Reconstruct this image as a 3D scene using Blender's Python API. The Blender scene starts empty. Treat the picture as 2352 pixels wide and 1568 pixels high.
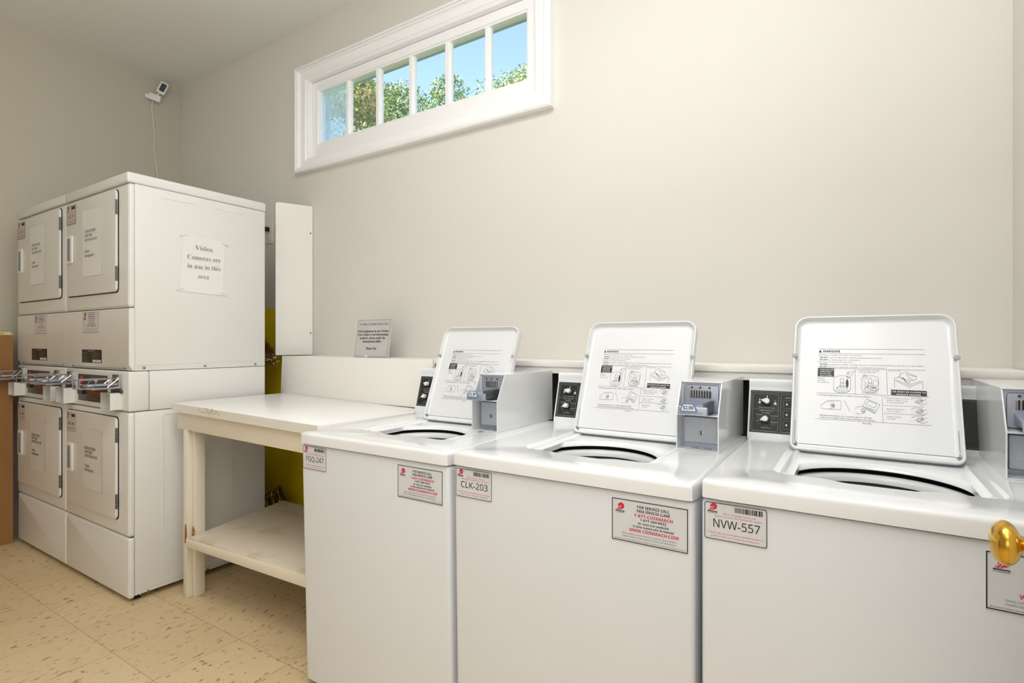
import bpy, bmesh, math, random
from mathutils import Vector, Matrix, noise
random.seed(7)
SC = bpy.context.scene
COL = SC.collection
R = math.radians
V = Vector

# ------------------------------------------------------------------ materials
def lin(c):
    return tuple(((x/255)/12.92 if x/255 <= .04045 else ((x/255+.055)/1.055)**2.4) for x in c) + (1,)
MATS = {}
def mat(name, col, rough=.5, metal=0.0, bump=0.0, bscale=60, coat=0.0, var=0.0, vscale=4, spec=.5, stretch=(1,1,1), emit=None):
    if name in MATS: return MATS[name]
    m = bpy.data.materials.new(name); m.use_nodes = True
    nt = m.node_tree; b = nt.nodes['Principled BSDF']
    b.inputs['Base Color'].default_value = lin(col)
    b.inputs['Roughness'].default_value = rough
    b.inputs['Metallic'].default_value = metal
    b.inputs['Coat Weight'].default_value = coat
    b.inputs['Coat Roughness'].default_value = .08
    b.inputs['Specular IOR Level'].default_value = spec
    tc = nt.nodes.new('ShaderNodeTexCoord'); mp = nt.nodes.new('ShaderNodeMapping')
    mp.inputs['Scale'].default_value = stretch
    nt.links.new(tc.outputs['Object'], mp.inputs['Vector'])
    if bump:
        n = nt.nodes.new('ShaderNodeTexNoise'); n.inputs['Scale'].default_value = bscale; n.inputs['Detail'].default_value = 4
        bp = nt.nodes.new('ShaderNodeBump'); bp.inputs['Strength'].default_value = bump; bp.inputs['Distance'].default_value = .004
        nt.links.new(mp.outputs['Vector'], n.inputs['Vector']); nt.links.new(n.outputs['Fac'], bp.inputs['Height']); nt.links.new(bp.outputs['Normal'], b.inputs['Normal'])
    # every surface has at least a faint procedural tone variation
    n = nt.nodes.new('ShaderNodeTexNoise'); n.inputs['Scale'].default_value = vscale; n.inputs['Detail'].default_value = 5
    nt.links.new(mp.outputs['Vector'], n.inputs['Vector'])
    mx = nt.nodes.new('ShaderNodeMix'); mx.data_type = 'RGBA'
    v = max(var, .012)
    a = [min(1, x*(1+v)) for x in lin(col)[:3]]+[1]; c2 = [x*(1-v) for x in lin(col)[:3]]+[1]
    mx.inputs[6].default_value = a; mx.inputs[7].default_value = c2
    nt.links.new(n.outputs['Fac'], mx.inputs[0]); nt.links.new(mx.outputs[2], b.inputs['Base Color'])
    if emit:
        b.inputs['Emission Color'].default_value = lin(col); b.inputs['Emission Strength'].default_value = emit
    MATS[name] = m
    return m

ENAMEL = mat('white_enamel', (215,217,221), .3, coat=.25, bump=.03, bscale=260)
ENAMEL_TOP = mat('lit_white_enamel', (229,230,231), .2, coat=.4)  # lighter than the cabinet enamel, with light on tops and coin boxes painted in
LID = mat('white_lid_enamel', (223,224,226), .32, coat=.2)
DRYW = mat('dryer_enamel', (224,223,220), .32, coat=.15, bump=.03, bscale=220)
PLASTIC = mat('white_plastic', (230,230,228), .35)
CONSP = mat('white_console_plastic', (226,228,230), .4)
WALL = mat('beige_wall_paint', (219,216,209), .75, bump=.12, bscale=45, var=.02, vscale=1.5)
WALLL = mat('shaded_tan_wall_paint', (201,195,181), .75, bump=.12, bscale=45, var=.02, vscale=1.5)  # tanner, darker wall paint that carries the left wall's shade in its colour
CEIL = mat('ceiling_paint', (240,240,237), .8, bump=.05, bscale=60)
TRIM = mat('white_trim_paint', (246,246,247), .32)
GAPSHADE = mat('dark_gap_shade', (30,29,27), .7)  # dark colour stands in for shade in door, panel and seam gaps
BLACK = mat('black_plastic', (22,22,24), .45)
INK = mat('black_ink', (35,35,38), .6)
GREYINK = mat('grey_ink', (120,120,120), .6)
PALEINK = mat('pale_grey_ink', (150,149,146), .6)
REDINK = mat('red_ink', (205,30,60), .6)
PINKINK = mat('thin_red_ink', (205,90,110), .6)
WHITEINK = mat('white_ink', (222,222,222), .5)
SILVER = mat('silver_foil_label', (208,209,212), .5, metal=0, var=.03, vscale=20)
PAPER = mat('white_paper', (229,228,226), .7, var=.02, vscale=12, bump=.25, bscale=9)
PAPERD = mat('aged_paper', (214,209,202), .6, var=.05, vscale=9, bump=.4, bscale=7)
TAPE = mat('clear_tape', (215,215,211), .25)
PRINT = mat('faded_print', (128,128,126), .6)
CHROME = mat('chrome', (200,200,205), .12, metal=1)
STEEL = mat('brushed_steel', (182,188,204), .32, metal=.7, bump=.1, bscale=80, stretch=(1,1,12), var=.08, vscale=30)
DSTEEL = mat('dark_steel', (96,98,104), .4, metal=.7)
VAULT = mat('textured_vault_steel', (208,212,220), .38, metal=.5, bump=.6, bscale=300, stretch=(1,1,3), var=.1, vscale=160)
SCREWM = mat('zinc_screw', (150,150,148), .35, metal=.8)
GREYBUMP = mat('grey_rubber', (168,170,166), .6)
BLUE = mat('blue_tag_plastic', (88,128,186), .4)
DISPLAY = mat('dark_display_panel', (34,30,28), .3)
BROWNL = mat('dark_brown_label', (40,33,27), .5)
REDP = mat('red_display_text', (206,52,30), .5)
BRASS = mat('polished_brass', (216,172,70), .14, metal=1, var=.03)
LAMIN = mat('white_laminate', (240,238,235), .3, var=.012)
APRON = mat('cream_painted_wood', (226,216,198), .5, bump=.15, bscale=30, var=.03, vscale=6)
LEGM = None
YELLOW = mat('yellow_plastic', (236,206,10), .5, var=.06, vscale=5)
KRAFT = mat('brown_kraft_board', (152,108,60), .75, bump=.1, bscale=40, var=.08, vscale=3, stretch=(1,1,.3))
TUBW = mat('tub_plastic', (214,215,214), .35)
TUBS = mat('tub_steel', (120,122,126), .35, metal=.8)
DARKIN = mat('dark_cavity_metal', (28,29,32), .6)
SIGNM = mat('brushed_aluminium_sign', (203,203,201), .42, metal=.35, bump=.15, bscale=60, var=.1, vscale=14)
BARK = mat('bark', (90,72,56), .9, bump=.5)
ALMOND = mat('almond_plastic', (226,221,206), .4)
GOLDT = mat('gold_foil', (190,150,60), .2, metal=.9, var=.3, vscale=40)
SILT = mat('silver_foil', (190,180,165), .2, metal=.9, var=.3, vscale=40)
COILM = mat('dark_gold_foil', (120,100,50), .25, metal=.8, var=.4, vscale=60)
BRICK = mat('grey_stone_ledge', (150,150,146), .8)
GRASS = mat('grass', (92,120,60), .9, var=.2)
EMERR = mat('copper_contact', (150,84,66), .4, metal=.4)
OLIVE = mat('olive_badge', (92,92,70), .5)

def worn(name, base, wear, amount, scale, stretch=(1,1,1), rough=.5, metal=0):
    m = bpy.data.materials.new(name); m.use_nodes = True; nt = m.node_tree; b = nt.nodes['Principled BSDF']
    tc = nt.nodes.new('ShaderNodeTexCoord'); mp = nt.nodes.new('ShaderNodeMapping'); mp.inputs['Scale'].default_value = stretch
    n = nt.nodes.new('ShaderNodeTexNoise'); n.inputs['Scale'].default_value = scale; n.inputs['Detail'].default_value = 8; n.inputs['Roughness'].default_value = .7
    cr = nt.nodes.new('ShaderNodeValToRGB'); cr.color_ramp.elements[0].position = amount; cr.color_ramp.elements[0].color = (0,0,0,1)
    cr.color_ramp.elements[1].position = amount+.07; cr.color_ramp.elements[1].color = (1,1,1,1)
    mx = nt.nodes.new('ShaderNodeMix'); mx.data_type = 'RGBA'; mx.inputs[6].default_value = lin(base); mx.inputs[7].default_value = lin(wear)
    L = nt.links.new
    L(tc.outputs['Object'], mp.inputs['Vector']); L(mp.outputs['Vector'], n.inputs['Vector']); L(n.outputs['Fac'], cr.inputs['Fac']); L(cr.outputs['Color'], mx.inputs[0]); L(mx.outputs[2], b.inputs['Base Color'])
    b.inputs['Roughness'].default_value = rough
    return m
LEGM = worn('cream_paint_with_worn_edges', (226,217,199), (204,188,158), .66, 9, (3,3,1))
EDGEM = worn('laminate_edge_with_dirt', (226,222,213), (196,186,166), .6, 9, (1,1,3), .45)
SHELFM = worn('cream_paint_scuffed', (220,208,186), (207,192,168), .52, 5, (1,1,1), .5)
RUST = worn('bare_rusty_wood', (150,92,42), (205,180,140), .55, 40)
BSPL = mat('cream_laminate_backsplash', (235,232,226), .4)

def floor_mat():
    m = bpy.data.materials.new('vinyl_composition_tile'); m.use_nodes = True; nt = m.node_tree; b = nt.nodes['Principled BSDF']; L = nt.links.new
    def N(t, **k):
        n = nt.nodes.new(t)
        for a, v in k.items(): setattr(n, a, v)
        return n
    tc = N('ShaderNodeTexCoord'); sep = N('ShaderNodeSeparateXYZ'); L(tc.outputs['Object'], sep.inputs[0])
    def M(op, a, bb=None, c=None):
        n = N('ShaderNodeMath', operation=op)
        for i, x in enumerate((a, bb, c)):
            if x is None: continue
            if isinstance(x, (int, float)): n.inputs[i].default_value = x
            else: L(x, n.inputs[i])
        return n.outputs[0]
    T = .305
    fx = M('DIVIDE', M('ADD', sep.outputs[0], 2.03+T*40), T); fy = M('DIVIDE', M('ADD', sep.outputs[1], -.898+T*40), T)
    ix = M('FLOOR', fx); iy = M('FLOOR', fy); rx = M('FRACT', fx); ry = M('FRACT', fy)
    dx = M('MINIMUM', rx, M('SUBTRACT', 1, rx)); dy = M('MINIMUM', ry, M('SUBTRACT', 1, ry))
    d = M('MINIMUM', dx, dy)
    seam = M('SUBTRACT', 1, M('SMOOTH_MIN', M('DIVIDE', d, .009), 1, .2))
    seam = M('MULTIPLY', seam, .55)
    comb = N('ShaderNodeCombineXYZ'); L(ix, comb.inputs[0]); L(iy, comb.inputs[1])
    wn = N('ShaderNodeTexWhiteNoise', noise_dimensions='2D'); L(comb.outputs[0], wn.inputs['Vector'])
    par = M('MODULO', M('ADD', ix, iy), 2)
    def flecks(sx, sy, scale, th, seed):
        c = N('ShaderNodeMapping'); c.inputs['Scale'].default_value = (sx, sy, 1); c.inputs['Location'].default_value = (seed, seed*1.7, 0)
        L(tc.outputs['Object'], c.inputs['Vector'])
        n = N('ShaderNodeTexNoise'); n.inputs['Scale'].default_value = scale; n.inputs['Detail'].default_value = 3; n.inputs['Roughness'].default_value = .55
        L(c.outputs[0], n.inputs['Vector'])
        r = N('ShaderNodeMapRange'); r.inputs[1].default_value = th; r.inputs[2].default_value = th+.035; r.clamp = True
        L(n.outputs['Fac'], r.inputs[0]); return r.outputs[0]
    a1 = flecks(3.2, .8, 24, .615, 1.3); a2 = flecks(1.8, 1.0, 27, .615, 5.1)
    fl = M('ADD', M('MULTIPLY', a1, par), M('MULTIPLY', a2, M('SUBTRACT', 1, par)))
    b1 = flecks(1.5, 1.2, 19, .645, 9.3)   # soft lighter brown blotches
    n0 = N('ShaderNodeTexNoise'); n0.inputs['Scale'].default_value = 3; n0.inputs['Detail'].default_value = 5; L(tc.outputs['Object'], n0.inputs['Vector'])
    def mix(f, a, bb):
        x = N('ShaderNodeMix', data_type='RGBA')
        if isinstance(f, (int, float)): x.inputs[0].default_value = f
        else: L(f, x.inputs[0])
        for i, q in ((6, a), (7, bb)):
            if isinstance(q, tuple): x.inputs[i].default_value = q
            else: L(q, x.inputs[i])
        return x.outputs[2]
    base = mix(M('ADD', M('MULTIPLY', wn.outputs['Value'], .5), M('MULTIPLY', n0.outputs['Fac'], .5)), lin((220,198,158)), lin((208,182,140)))
    c = mix(M('MULTIPLY', b1, .4), base, lin((176,144,100)))
    c = mix(M('MULTIPLY', fl, .7), c, lin((112,84,56)))
    c = mix(seam, c, lin((136,108,74)))
    L(c, b.inputs['Base Color']); b.inputs['Roughness'].default_value = .38
    bp = N('ShaderNodeBump'); bp.inputs['Strength'].default_value = .3; bp.inputs['Distance'].default_value = .002
    L(M('SUBTRACT', 1, seam), bp.inputs['Height']); L(bp.outputs[0], b.inputs['Normal'])
    return m
FLOORM = floor_mat()

def glass_mat(name, haze):
    m = bpy.data.materials.new(name); m.use_nodes = True; nt = m.node_tree; L = nt.links.new
    for n in list(nt.nodes): nt.nodes.remove(n)
    o = nt.nodes.new('ShaderNodeOutputMaterial'); t = nt.nodes.new('ShaderNodeBsdfTransparent'); g = nt.nodes.new('ShaderNodeBsdfGlossy')
    g.inputs['Roughness'].default_value = .02; f = nt.nodes.new('ShaderNodeLayerWeight'); f.inputs['Blend'].default_value = .42
    pw = nt.nodes.new('ShaderNodeMath'); pw.operation = 'POWER'; pw.inputs[1].default_value = 5; L(f.outputs['Facing'], pw.inputs[0])
    ma = nt.nodes.new('ShaderNodeMath'); ma.operation = 'MULTIPLY_ADD'; ma.inputs[1].default_value = .9; ma.inputs[2].default_value = .04; L(pw.outputs[0], ma.inputs[0])
    mx = nt.nodes.new('ShaderNodeMixShader'); L(ma.outputs[0], mx.inputs[0]); L(t.outputs[0], mx.inputs[1]); L(g.outputs[0], mx.inputs[2])
    last = mx.outputs[0]
    if haze:
        tr = nt.nodes.new('ShaderNodeBsdfTranslucent'); tr.inputs['Color'].default_value = (.9,.93,1,1)
        n = nt.nodes.new('ShaderNodeTexNoise'); n.inputs['Scale'].default_value = 9; n.inputs['Detail'].default_value = 6
        r = nt.nodes.new('ShaderNodeMapRange'); r.inputs[1].default_value = .3; r.inputs[2].default_value = .7; r.inputs[3].default_value = haze*.5; r.inputs[4].default_value = haze
        tc = nt.nodes.new('ShaderNodeTexCoord'); L(tc.outputs['Object'], n.inputs['Vector']); L(n.outputs['Fac'], r.inputs[0])
        m2 = nt.nodes.new('ShaderNodeMixShader'); L(r.outputs[0], m2.inputs[0]); L(last, m2.inputs[1]); L(tr.outputs[0], m2.inputs[2]); last = m2.outputs[0]
    L(last, o.inputs['Surface'])
    return m
GLASS = glass_mat('window_glass', 0.04)
HAZEG = glass_mat('hazy_window_glass', .6)  # adds an uneven whitish translucent layer to the pane

def leaf_mat(name, c1, c2, c3):
    m = bpy.data.materials.new(name); m.use_nodes = True; nt = m.node_tree; L = nt.links.new; b = nt.nodes['Principled BSDF']
    tc = nt.nodes.new('ShaderNodeTexCoord'); n = nt.nodes.new('ShaderNodeTexNoise'); n.inputs['Scale'].default_value = 1.6; n.inputs['Detail'].default_value = 9; n.inputs['Roughness'].default_value = .75
    r = nt.nodes.new('ShaderNodeValToRGB'); e = r.color_ramp.elements; e[0].position = .38; e[0].color = lin(c1); e[1].position = .62; e[1].color = lin(c3)
    k = e.new(.5); k.color = lin(c2)
    L(tc.outputs['Object'], n.inputs['Vector']); L(n.outputs['Fac'], r.inputs['Fac']); L(r.outputs['Color'], b.inputs['Base Color']); b.inputs['Roughness'].default_value = .6
    return m
LEAF1 = leaf_mat('autumn_green_leaves', (96,116,66), (164,172,92), (206,164,126))
LEAF2 = leaf_mat('green_leaves', (90,116,76), (146,170,100), (194,202,136))
LEAF3 = leaf_mat('pale_green_leaves', (110,130,80), (170,186,120), (214,220,170))

# ------------------------------------------------------------------ mesh builder
class Pl:
    def __init__(s, O, U, Vv):
        s.O = V(O); s.U = V(U).normalized(); s.V = V(Vv).normalized(); s.N = s.U.cross(s.V).normalized()
    def p(s, x, y, d=0): return s.O + s.U*x + s.V*y + s.N*d
    def at(s, x, y, d=0): return Pl(s.p(x, y, d), s.U, s.V)
def FRONT(x, y, z): return Pl((x,y,z), (1,0,0), (0,0,1))      # faces -y, towards the room
def SIDE(x, y, z): return Pl((x,y,z), (0,1,0), (0,0,1))       # faces +x
def TOP(x, y, z): return Pl((x,y,z), (1,0,0), (0,1,0))

def rrect(x0, y0, x1, y1, r, seg=5):
    if not isinstance(r, (tuple, list)): r = (r,)*4           # BL, BR, TR, TL
    pts = []
    for (cx, cy, rr, a0) in ((x0,y0,r[0],180),(x1,y0,r[1],270),(x1,y1,r[2],0),(x0,y1,r[3],90)):
        sx = 1 if cx == x0 else -1; sy = 1 if cy == y0 else -1
        if rr <= 1e-6: pts += [(cx, cy)]*(seg+1); continue
        for i in range(seg+1):
            a = R(a0+90*i/seg); pts.append((cx+sx*rr+rr*math.cos(a), cy+sy*rr+rr*math.sin(a)))
    return pts
def uniq(pts):
    out = []
    for p in pts:
        if not out or (abs(p[0]-out[-1][0])+abs(p[1]-out[-1][1])) > 1e-6: out.append(p)
    if abs(out[0][0]-out[-1][0])+abs(out[0][1]-out[-1][1]) < 1e-6: out.pop()
    return out

TXT = {}
def text_geo(s, fine=False, thin=0):
    k = (s, fine, thin)
    if k in TXT: return TXT[k]
    c = bpy.data.curves.new('t', 'FONT'); c.body = s; c.resolution_u = 3 if fine else 1; c.offset = -thin
    o = bpy.data.objects.new('t', c); COL.objects.link(o)
    dg = bpy.context.evaluated_depsgraph_get(); m = bpy.data.meshes.new_from_object(o.evaluated_get(dg))
    vs = [(v.co.x, v.co.y) for v in m.vertices]; fs = [tuple(p.vertices) for p in m.polygons]
    bpy.data.objects.remove(o); bpy.data.meshes.remove(m); bpy.data.curves.remove(c)
    x0 = min(v[0] for v in vs); x1 = max(v[0] for v in vs)
    TXT[k] = (vs, fs, x0, x1); return TXT[k]
def serif(s):
    o = ''
    for ch in s:
        if 'A' <= ch <= 'Z': o += chr(0x1D400+ord(ch)-65)
        elif 'a' <= ch <= 'z': o += chr(0x1D41A+ord(ch)-97)
        elif '0' <= ch <= '9': o += chr(0x1D7CE+ord(ch)-48)
        else: o += ch
    return o
def sans(s, bold=False):
    A, a0, d0 = (0x1D5D4, 0x1D5EE, 0x1D7EC) if bold else (0x1D5A0, 0x1D5BA, 0x1D7E2); o = ''
    for ch in s:
        if 'A' <= ch <= 'Z': o += chr(A+ord(ch)-65)
        elif 'a' <= ch <= 'z': o += chr(a0+ord(ch)-97)
        elif '0' <= ch <= '9': o += chr(d0+ord(ch)-48)
        else: o += ch
    return o
def italic(s):
    o = ''
    for ch in s:
        if 'A' <= ch <= 'Z': o += chr(0x1D468+ord(ch)-65)
        elif 'a' <= ch <= 'z': o += chr(0x1D482+ord(ch)-97)
        else: o += ch
    return o

class MB:
    def __init__(s): s.v = []; s.f = []; s.m = []; s.mats = []
    def mi(s, m):
        if m not in s.mats: s.mats.append(m)
        return s.mats.index(m)
    def face(s, pts, m):
        b = len(s.v); s.v += [V(p) for p in pts]; s.f.append(tuple(range(b, b+len(pts)))); s.m.append(s.mi(m))
    def mesh(s, vs, fs, m):
        b = len(s.v); s.v += [V(p) for p in vs]; k = s.mi(m)
        for f in fs: s.f.append(tuple(b+i for i in f)); s.m.append(k)
    def loft(s, rings, m, cap0=False, cap1=False, closed=True):
        n = len(rings[0]); vs = [p for r in rings for p in r]; fs = []
        for i in range(len(rings)-1):
            for j in range(n if closed else n-1):
                a = i*n+j; b = i*n+(j+1) % n; fs.append((a, b, b+n, a+n))
        if cap0: fs.append(tuple(reversed(range(n))))
        if cap1: fs.append(tuple(range((len(rings)-1)*n, len(rings)*n)))
        s.mesh(vs, fs, m)
    def prism(s, P, pts, d0, d1, m):
        pts = uniq(pts); s.loft([[P.p(x, y, d0) for x, y in pts], [P.p(x, y, d1) for x, y in pts]], m, True, True)
    def slab(s, P, x0, y0, x1, y1, d0, d1, m, r=0, c=0.0, seg=5):
        if not isinstance(r, (tuple, list)): r = (r,)*4
        if c:
            rr = tuple(max(q, c*1.2) for q in r)
            R0 = rrect(x0, y0, x1, y1, rr, seg); rings = [[P.p(x, y, d0) for x, y in R0], [P.p(x, y, d1-c) for x, y in R0]]
            for t in (.3, .7, 1.0):
                i = c*(1-math.cos(t*math.pi/2)); h = c*math.sin(t*math.pi/2)
                R1 = rrect(x0+i, y0+i, x1-i, y1-i, tuple(max(q-i, 1e-4) for q in rr), seg)
                rings.append([P.p(x, y, d1-c+h) for x, y in R1])
            s.loft(rings, m, True, True)
        else: s.prism(P, rrect(x0, y0, x1, y1, r, seg), d0, d1, m)
    def box(s, x0, x1, y0, y1, z0, z1, m, b=0.0, seg=3, shear=None):
        bm = bmesh.new(); r = bmesh.ops.create_cube(bm, size=1)
        for v in bm.verts: v.co = V((x0+(v.co.x+.5)*(x1-x0), y0+(v.co.y+.5)*(y1-y0), z0+(v.co.z+.5)*(z1-z0)))
        if shear:
            for v in bm.verts:
                if v.co.z < (z0+z1)/2: v.co.x += shear[0] if v.co.x < (x0+x1)/2 else shear[1]
        if b: bmesh.ops.bevel(bm, geom=list(bm.edges), offset=b, segments=seg, profile=.5, affect='EDGES')
        bm.verts.index_update(); s.mesh([v.co.copy() for v in bm.verts], [tuple(v.index for v in f.verts) for f in bm.faces], m); bm.free()
    def hexa(s, P8, m, b=0.0, seg=2):
        """eight corners: bottom four ccw, top four ccw"""
        bm = bmesh.new(); vs = [bm.verts.new(p) for p in P8]
        for f in ((3,2,1,0),(4,5,6,7),(0,1,5,4),(1,2,6,5),(2,3,7,6),(3,0,4,7)): bm.faces.new([vs[i] for i in f])
        bm.normal_update()
        if b: bmesh.ops.bevel(bm, geom=list(bm.edges), offset=b, segments=seg, profile=.5, affect='EDGES')
        bm.verts.index_update(); s.mesh([v.co.copy() for v in bm.verts], [tuple(v.index for v in f.verts) for f in bm.faces], m); bm.free()
    def tube(s, pts, r, m, seg=8):
        pts = [V(p) for p in pts]; rings = []; D = (pts[-1]-pts[0]); D = D.normalized() if D.length > 1e-6 else V((1,0,0)); a = V((0,0,1)) if abs(D.z) < .8 else V((1,0,0))
        if len(pts) > 15: a = V((1,0,0)) if D.length > 1e-6 and abs(D.z) > .8 else V((1,.02,0))
        for i, p in enumerate(pts):
            t = (pts[min(i+1, len(pts)-1)]-pts[max(i-1, 0)]).normalized()
            u = t.cross(a).normalized(); w = t.cross(u)
            rr = r[i] if isinstance(r, (list, tuple)) else r
            rings.append([p+u*rr*math.cos(k*2*math.pi/seg)+w*rr*math.sin(k*2*math.pi/seg) for k in range(seg)])
        s.loft(rings, m, True, True)
    def lathe(s, P, prof, m, seg=24, cap0=True, cap1=True):
        s.loft([[P.p(r*math.cos(k*2*math.pi/seg), r*math.sin(k*2*math.pi/seg), h) for k in range(seg)] for r, h in prof], m, cap0, cap1)
    def rect(s, P, x0, y0, x1, y1, m, d=.0004): s.face([P.p(x0,y0,d), P.p(x1,y0,d), P.p(x1,y1,d), P.p(x0,y1,d)], m)
    def line(s, P, pts, w, m, d=.0005, closed=False):
        if closed: pts = list(pts)+[pts[0]]
        for (ax, ay), (bx, by) in zip(pts, pts[1:]):
            L = math.hypot(bx-ax, by-ay)
            if L < 1e-7: continue
            nx, ny = -(by-ay)/L*w/2, (bx-ax)/L*w/2; ex, ey = (bx-ax)/L*w/3, (by-ay)/L*w/3
            s.face([P.p(ax-ex-nx, ay-ey-ny, d), P.p(bx+ex-nx, by+ey-ny, d), P.p(bx+ex+nx, by+ey+ny, d), P.p(ax-ex+nx, ay-ey+ny, d)], m)
    def text(s, P, t, x, y, h, m, w=None, al='L', d=.0006, fine=False, slant=0, thin=0):
        vs, fs, x0, x1 = text_geo(t, fine, thin); sy = h/.7; sx = (w/(x1-x0)) if w else sy*.95; W = (x1-x0)*sx
        ox = x if al == 'L' else (x-W/2 if al == 'C' else x-W)
        s.mesh([P.p(ox+(a-x0)*sx+b*sy*slant, y+b*sy, d) for a, b in vs], fs, m)
    def build(s, name, parent=None, label=None, smooth=35):
        me = bpy.data.meshes.new(name)
        off = V((0,0,0))
        if parent is not None:
            off = world_off(parent)
        me.from_pydata([v-off for v in s.v], [], s.f)
        for m in s.mats: me.materials.append(m)
        me.polygons.foreach_set('material_index', s.m)
        me.update()
        if smooth:
            me.polygons.foreach_set('use_smooth', [True]*len(me.polygons)); me.set_sharp_from_angle(angle=R(smooth))
        o = bpy.data.objects.new(name, me); COL.objects.link(o)
        if parent is not None: o.parent = parent
        if label: o['label'] = label
        return o
def world_off(o):
    v = V((0,0,0))
    while o is not None: v += o.location; o = o.parent
    return v
def thing(name, loc, label, cat, group=None):
    o = bpy.data.objects.new(name, None); COL.objects.link(o); o.location = loc; o.empty_display_size = .05
    o['label'] = label; o['category'] = cat
    if group: o['group'] = group
    return o
def tag(o, label, cat, group=None):
    o['label'] = label; o['category'] = cat
    if group: o['group'] = group
    return o
def struct(o): o['kind'] = 'structure'; return o

# ------------------------------------------------------------------ room
XL, XR, YB, YF, ZC = -4.317, .384, 2.10, -2.3, 3.088
T = .14
b = MB(); b.box(XL-.2, XR+.2, YF-.2, YB+T, -.12, 0, FLOORM); struct(b.build('floor', smooth=0))
b = MB(); b.box(XL-.2, XR+.2, YF-.2, YB+T, ZC, ZC+.15, CEIL); struct(b.build('ceiling', smooth=0))
WX0, WX1, WZ0, WZ1 = -2.79, -1.213, 2.272, 2.735
b = MB()
OW = .008
b.box(XL-.2, WX0-OW, YB, YB+T, 0, ZC, WALL); b.box(WX1+OW, XR+.2, YB, YB+T, 0, ZC, WALL)
b.box(WX0-OW, WX1+OW, YB, YB+T, 0, WZ0-OW, WALL); b.box(WX0-OW, WX1+OW, YB, YB+T, WZ1+OW, ZC, WALL)
struct(b.build('wall_back', smooth=0))
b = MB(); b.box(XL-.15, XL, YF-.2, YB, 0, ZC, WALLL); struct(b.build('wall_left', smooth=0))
b = MB(); b.box(XR, XR+.15, YF-.2, YB, 0, ZC, WALL); struct(b.build('wall_right', smooth=0))
b = MB(); b.box(XL, XR, YF-.15, YF, 0, ZC, WALL); struct(b.build('wall_front', smooth=0))

# window: casing > sash, glass
CX0, CX1, CZ0, CZ1 = -2.893, -1.118, 2.188, 2.825
def frame_loft(mb, P, outer, inner, prof, m):
    """prof: list of (t, depth) with t 0 = outer rectangle, 1 = inner"""
    rings = []
    for t, d in prof:
        q = [outer[i]+(inner[i]-outer[i])*t for i in range(4)]
        rings.append([P.p(q[0],q[1],d), P.p(q[2],q[1],d), P.p(q[2],q[3],d), P.p(q[0],q[3],d)])
    mb.loft(rings, m)
wb = MB(); P = FRONT(0, YB, 0)
frame_loft(wb, P, (CX0,CZ0,CX1,CZ1), (WX0,WZ0,WX1,WZ1),
    [(0,0),(0,.036),(.10,.042),(.18,.042),(.20,.032),(.25,.036),(.32,.036),(.36,.026),(.44,.022),(.80,.020),(.84,.014),(.90,.016),(1,.010),(1,-.135)], TRIM)
w1 = struct(wb.build('window_1', smooth=0))
sb = MB(); GY = YB+.045
PX = [(-2.732,-2.507),(-2.469,-2.262),(-2.222,-2.013),(-1.974,-1.766),(-1.725,-1.518),(-1.481,-1.277)]
GZ0, GZ1 = 2.366, 2.676
P = FRONT(0, YB+.02, 0)
frame_loft(sb, P, (WX0+.002,WZ0+.002,WX1-.002,WZ1-.002), (-2.735,GZ0,-1.275,GZ1), [(0,-.06),(0,0),(.82,0),(.9,-.006),(1,-.008),(1,-.022),(1,-.05)], TRIM)
for (a, c), (e, f) in zip(PX, PX[1:]):
    sb.prism(Pl((0,0,GZ0), (1,0,0), (0,1,0)), [(c,YB+.04),(c+.010,YB+.026),(e-.010,YB+.026),(e,YB+.04),(e,YB+.055),(c,YB+.055)], -.002, GZ1-GZ0+.002, TRIM)
sb.build('sash', w1, smooth=0)
ob = MB(); frame_loft(ob, FRONT(0, YB+.075, 0), (WX0+.002,WZ0+.002,WX1-.002,WZ1-.002), (-2.755,2.345,-1.26,2.70), [(0,-.05),(0,0),(1,0),(1,-.05)], mat('grey_outer_frame', (196,202,208), .6))
ob.build('outer_frame', w1, 'grey weathered outer frame', smooth=0)
for i, (a, c) in enumerate(PX):
    g = MB(); g.box(a-.004, c+.004, YB+.050, YB+.053, GZ0-.004, GZ1+.004, HAZEG if i == 0 else GLASS)
    g.build('window_pane', w1, 'hazy glass' if i == 0 else None, smooth=0)

# ledge behind the washers, and its return along the right wall
b = MB()
b.box(-1.585, XR-.002, 1.90, YB-.001, 1.060, 1.084, BSPL, .002)
b.box(-1.585, XR-.002, 1.905, 1.925, 1.035, 1.060, BSPL)
struct(b.build('trim_1'))
# lower chase board behind the machines, coloured dark for the shade there
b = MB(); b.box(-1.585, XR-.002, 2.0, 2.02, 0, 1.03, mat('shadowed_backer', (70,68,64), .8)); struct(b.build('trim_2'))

# ------------------------------------------------------------------ stickers
def logo(mb, P, x, y, s):
    """red disc with slanted strokes and a name bar; x,y lower left, s overall width"""
    r = s*.33; cx = x+s*.62; cy = y+s*.72
    pts = [(cx+r*math.cos(a*math.pi/12), cy+r*math.sin(a*math.pi/12)) for a in range(24)]
    mb.face([P.p(a, c, .0011) for a, c in pts], REDINK)
    for k in range(4):
        t = k*s*.11
        mb.line(P, [(x+s*.16+t, y+s*.30), (cx-r*.45+t*.85, cy-r*.05+t*.1)], s*.045, SILVER if k % 2 == 0 else REDINK, .0013)
        mb.line(P, [(x+s*.10+t, y+s*.30), (cx-r*.7+t*.85, cy-r*.25+t*.1)], s*.04, REDINK, .0012)
    mb.rect(P, x+s*.02, y+s*.16, x+s*.98, y+s*.24, BLACK, .0012)
    mb.text(P, 'Coinmach', x+s*.02, y, s*.17, INK, w=s*.95, d=.0012)
def border(mb, P, x0, y0, x1, y1, r, w, m, d=.0011): mb.line(P, rrect(x0,y0,x1,y1,r,3), w, m, d, True)
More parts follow.
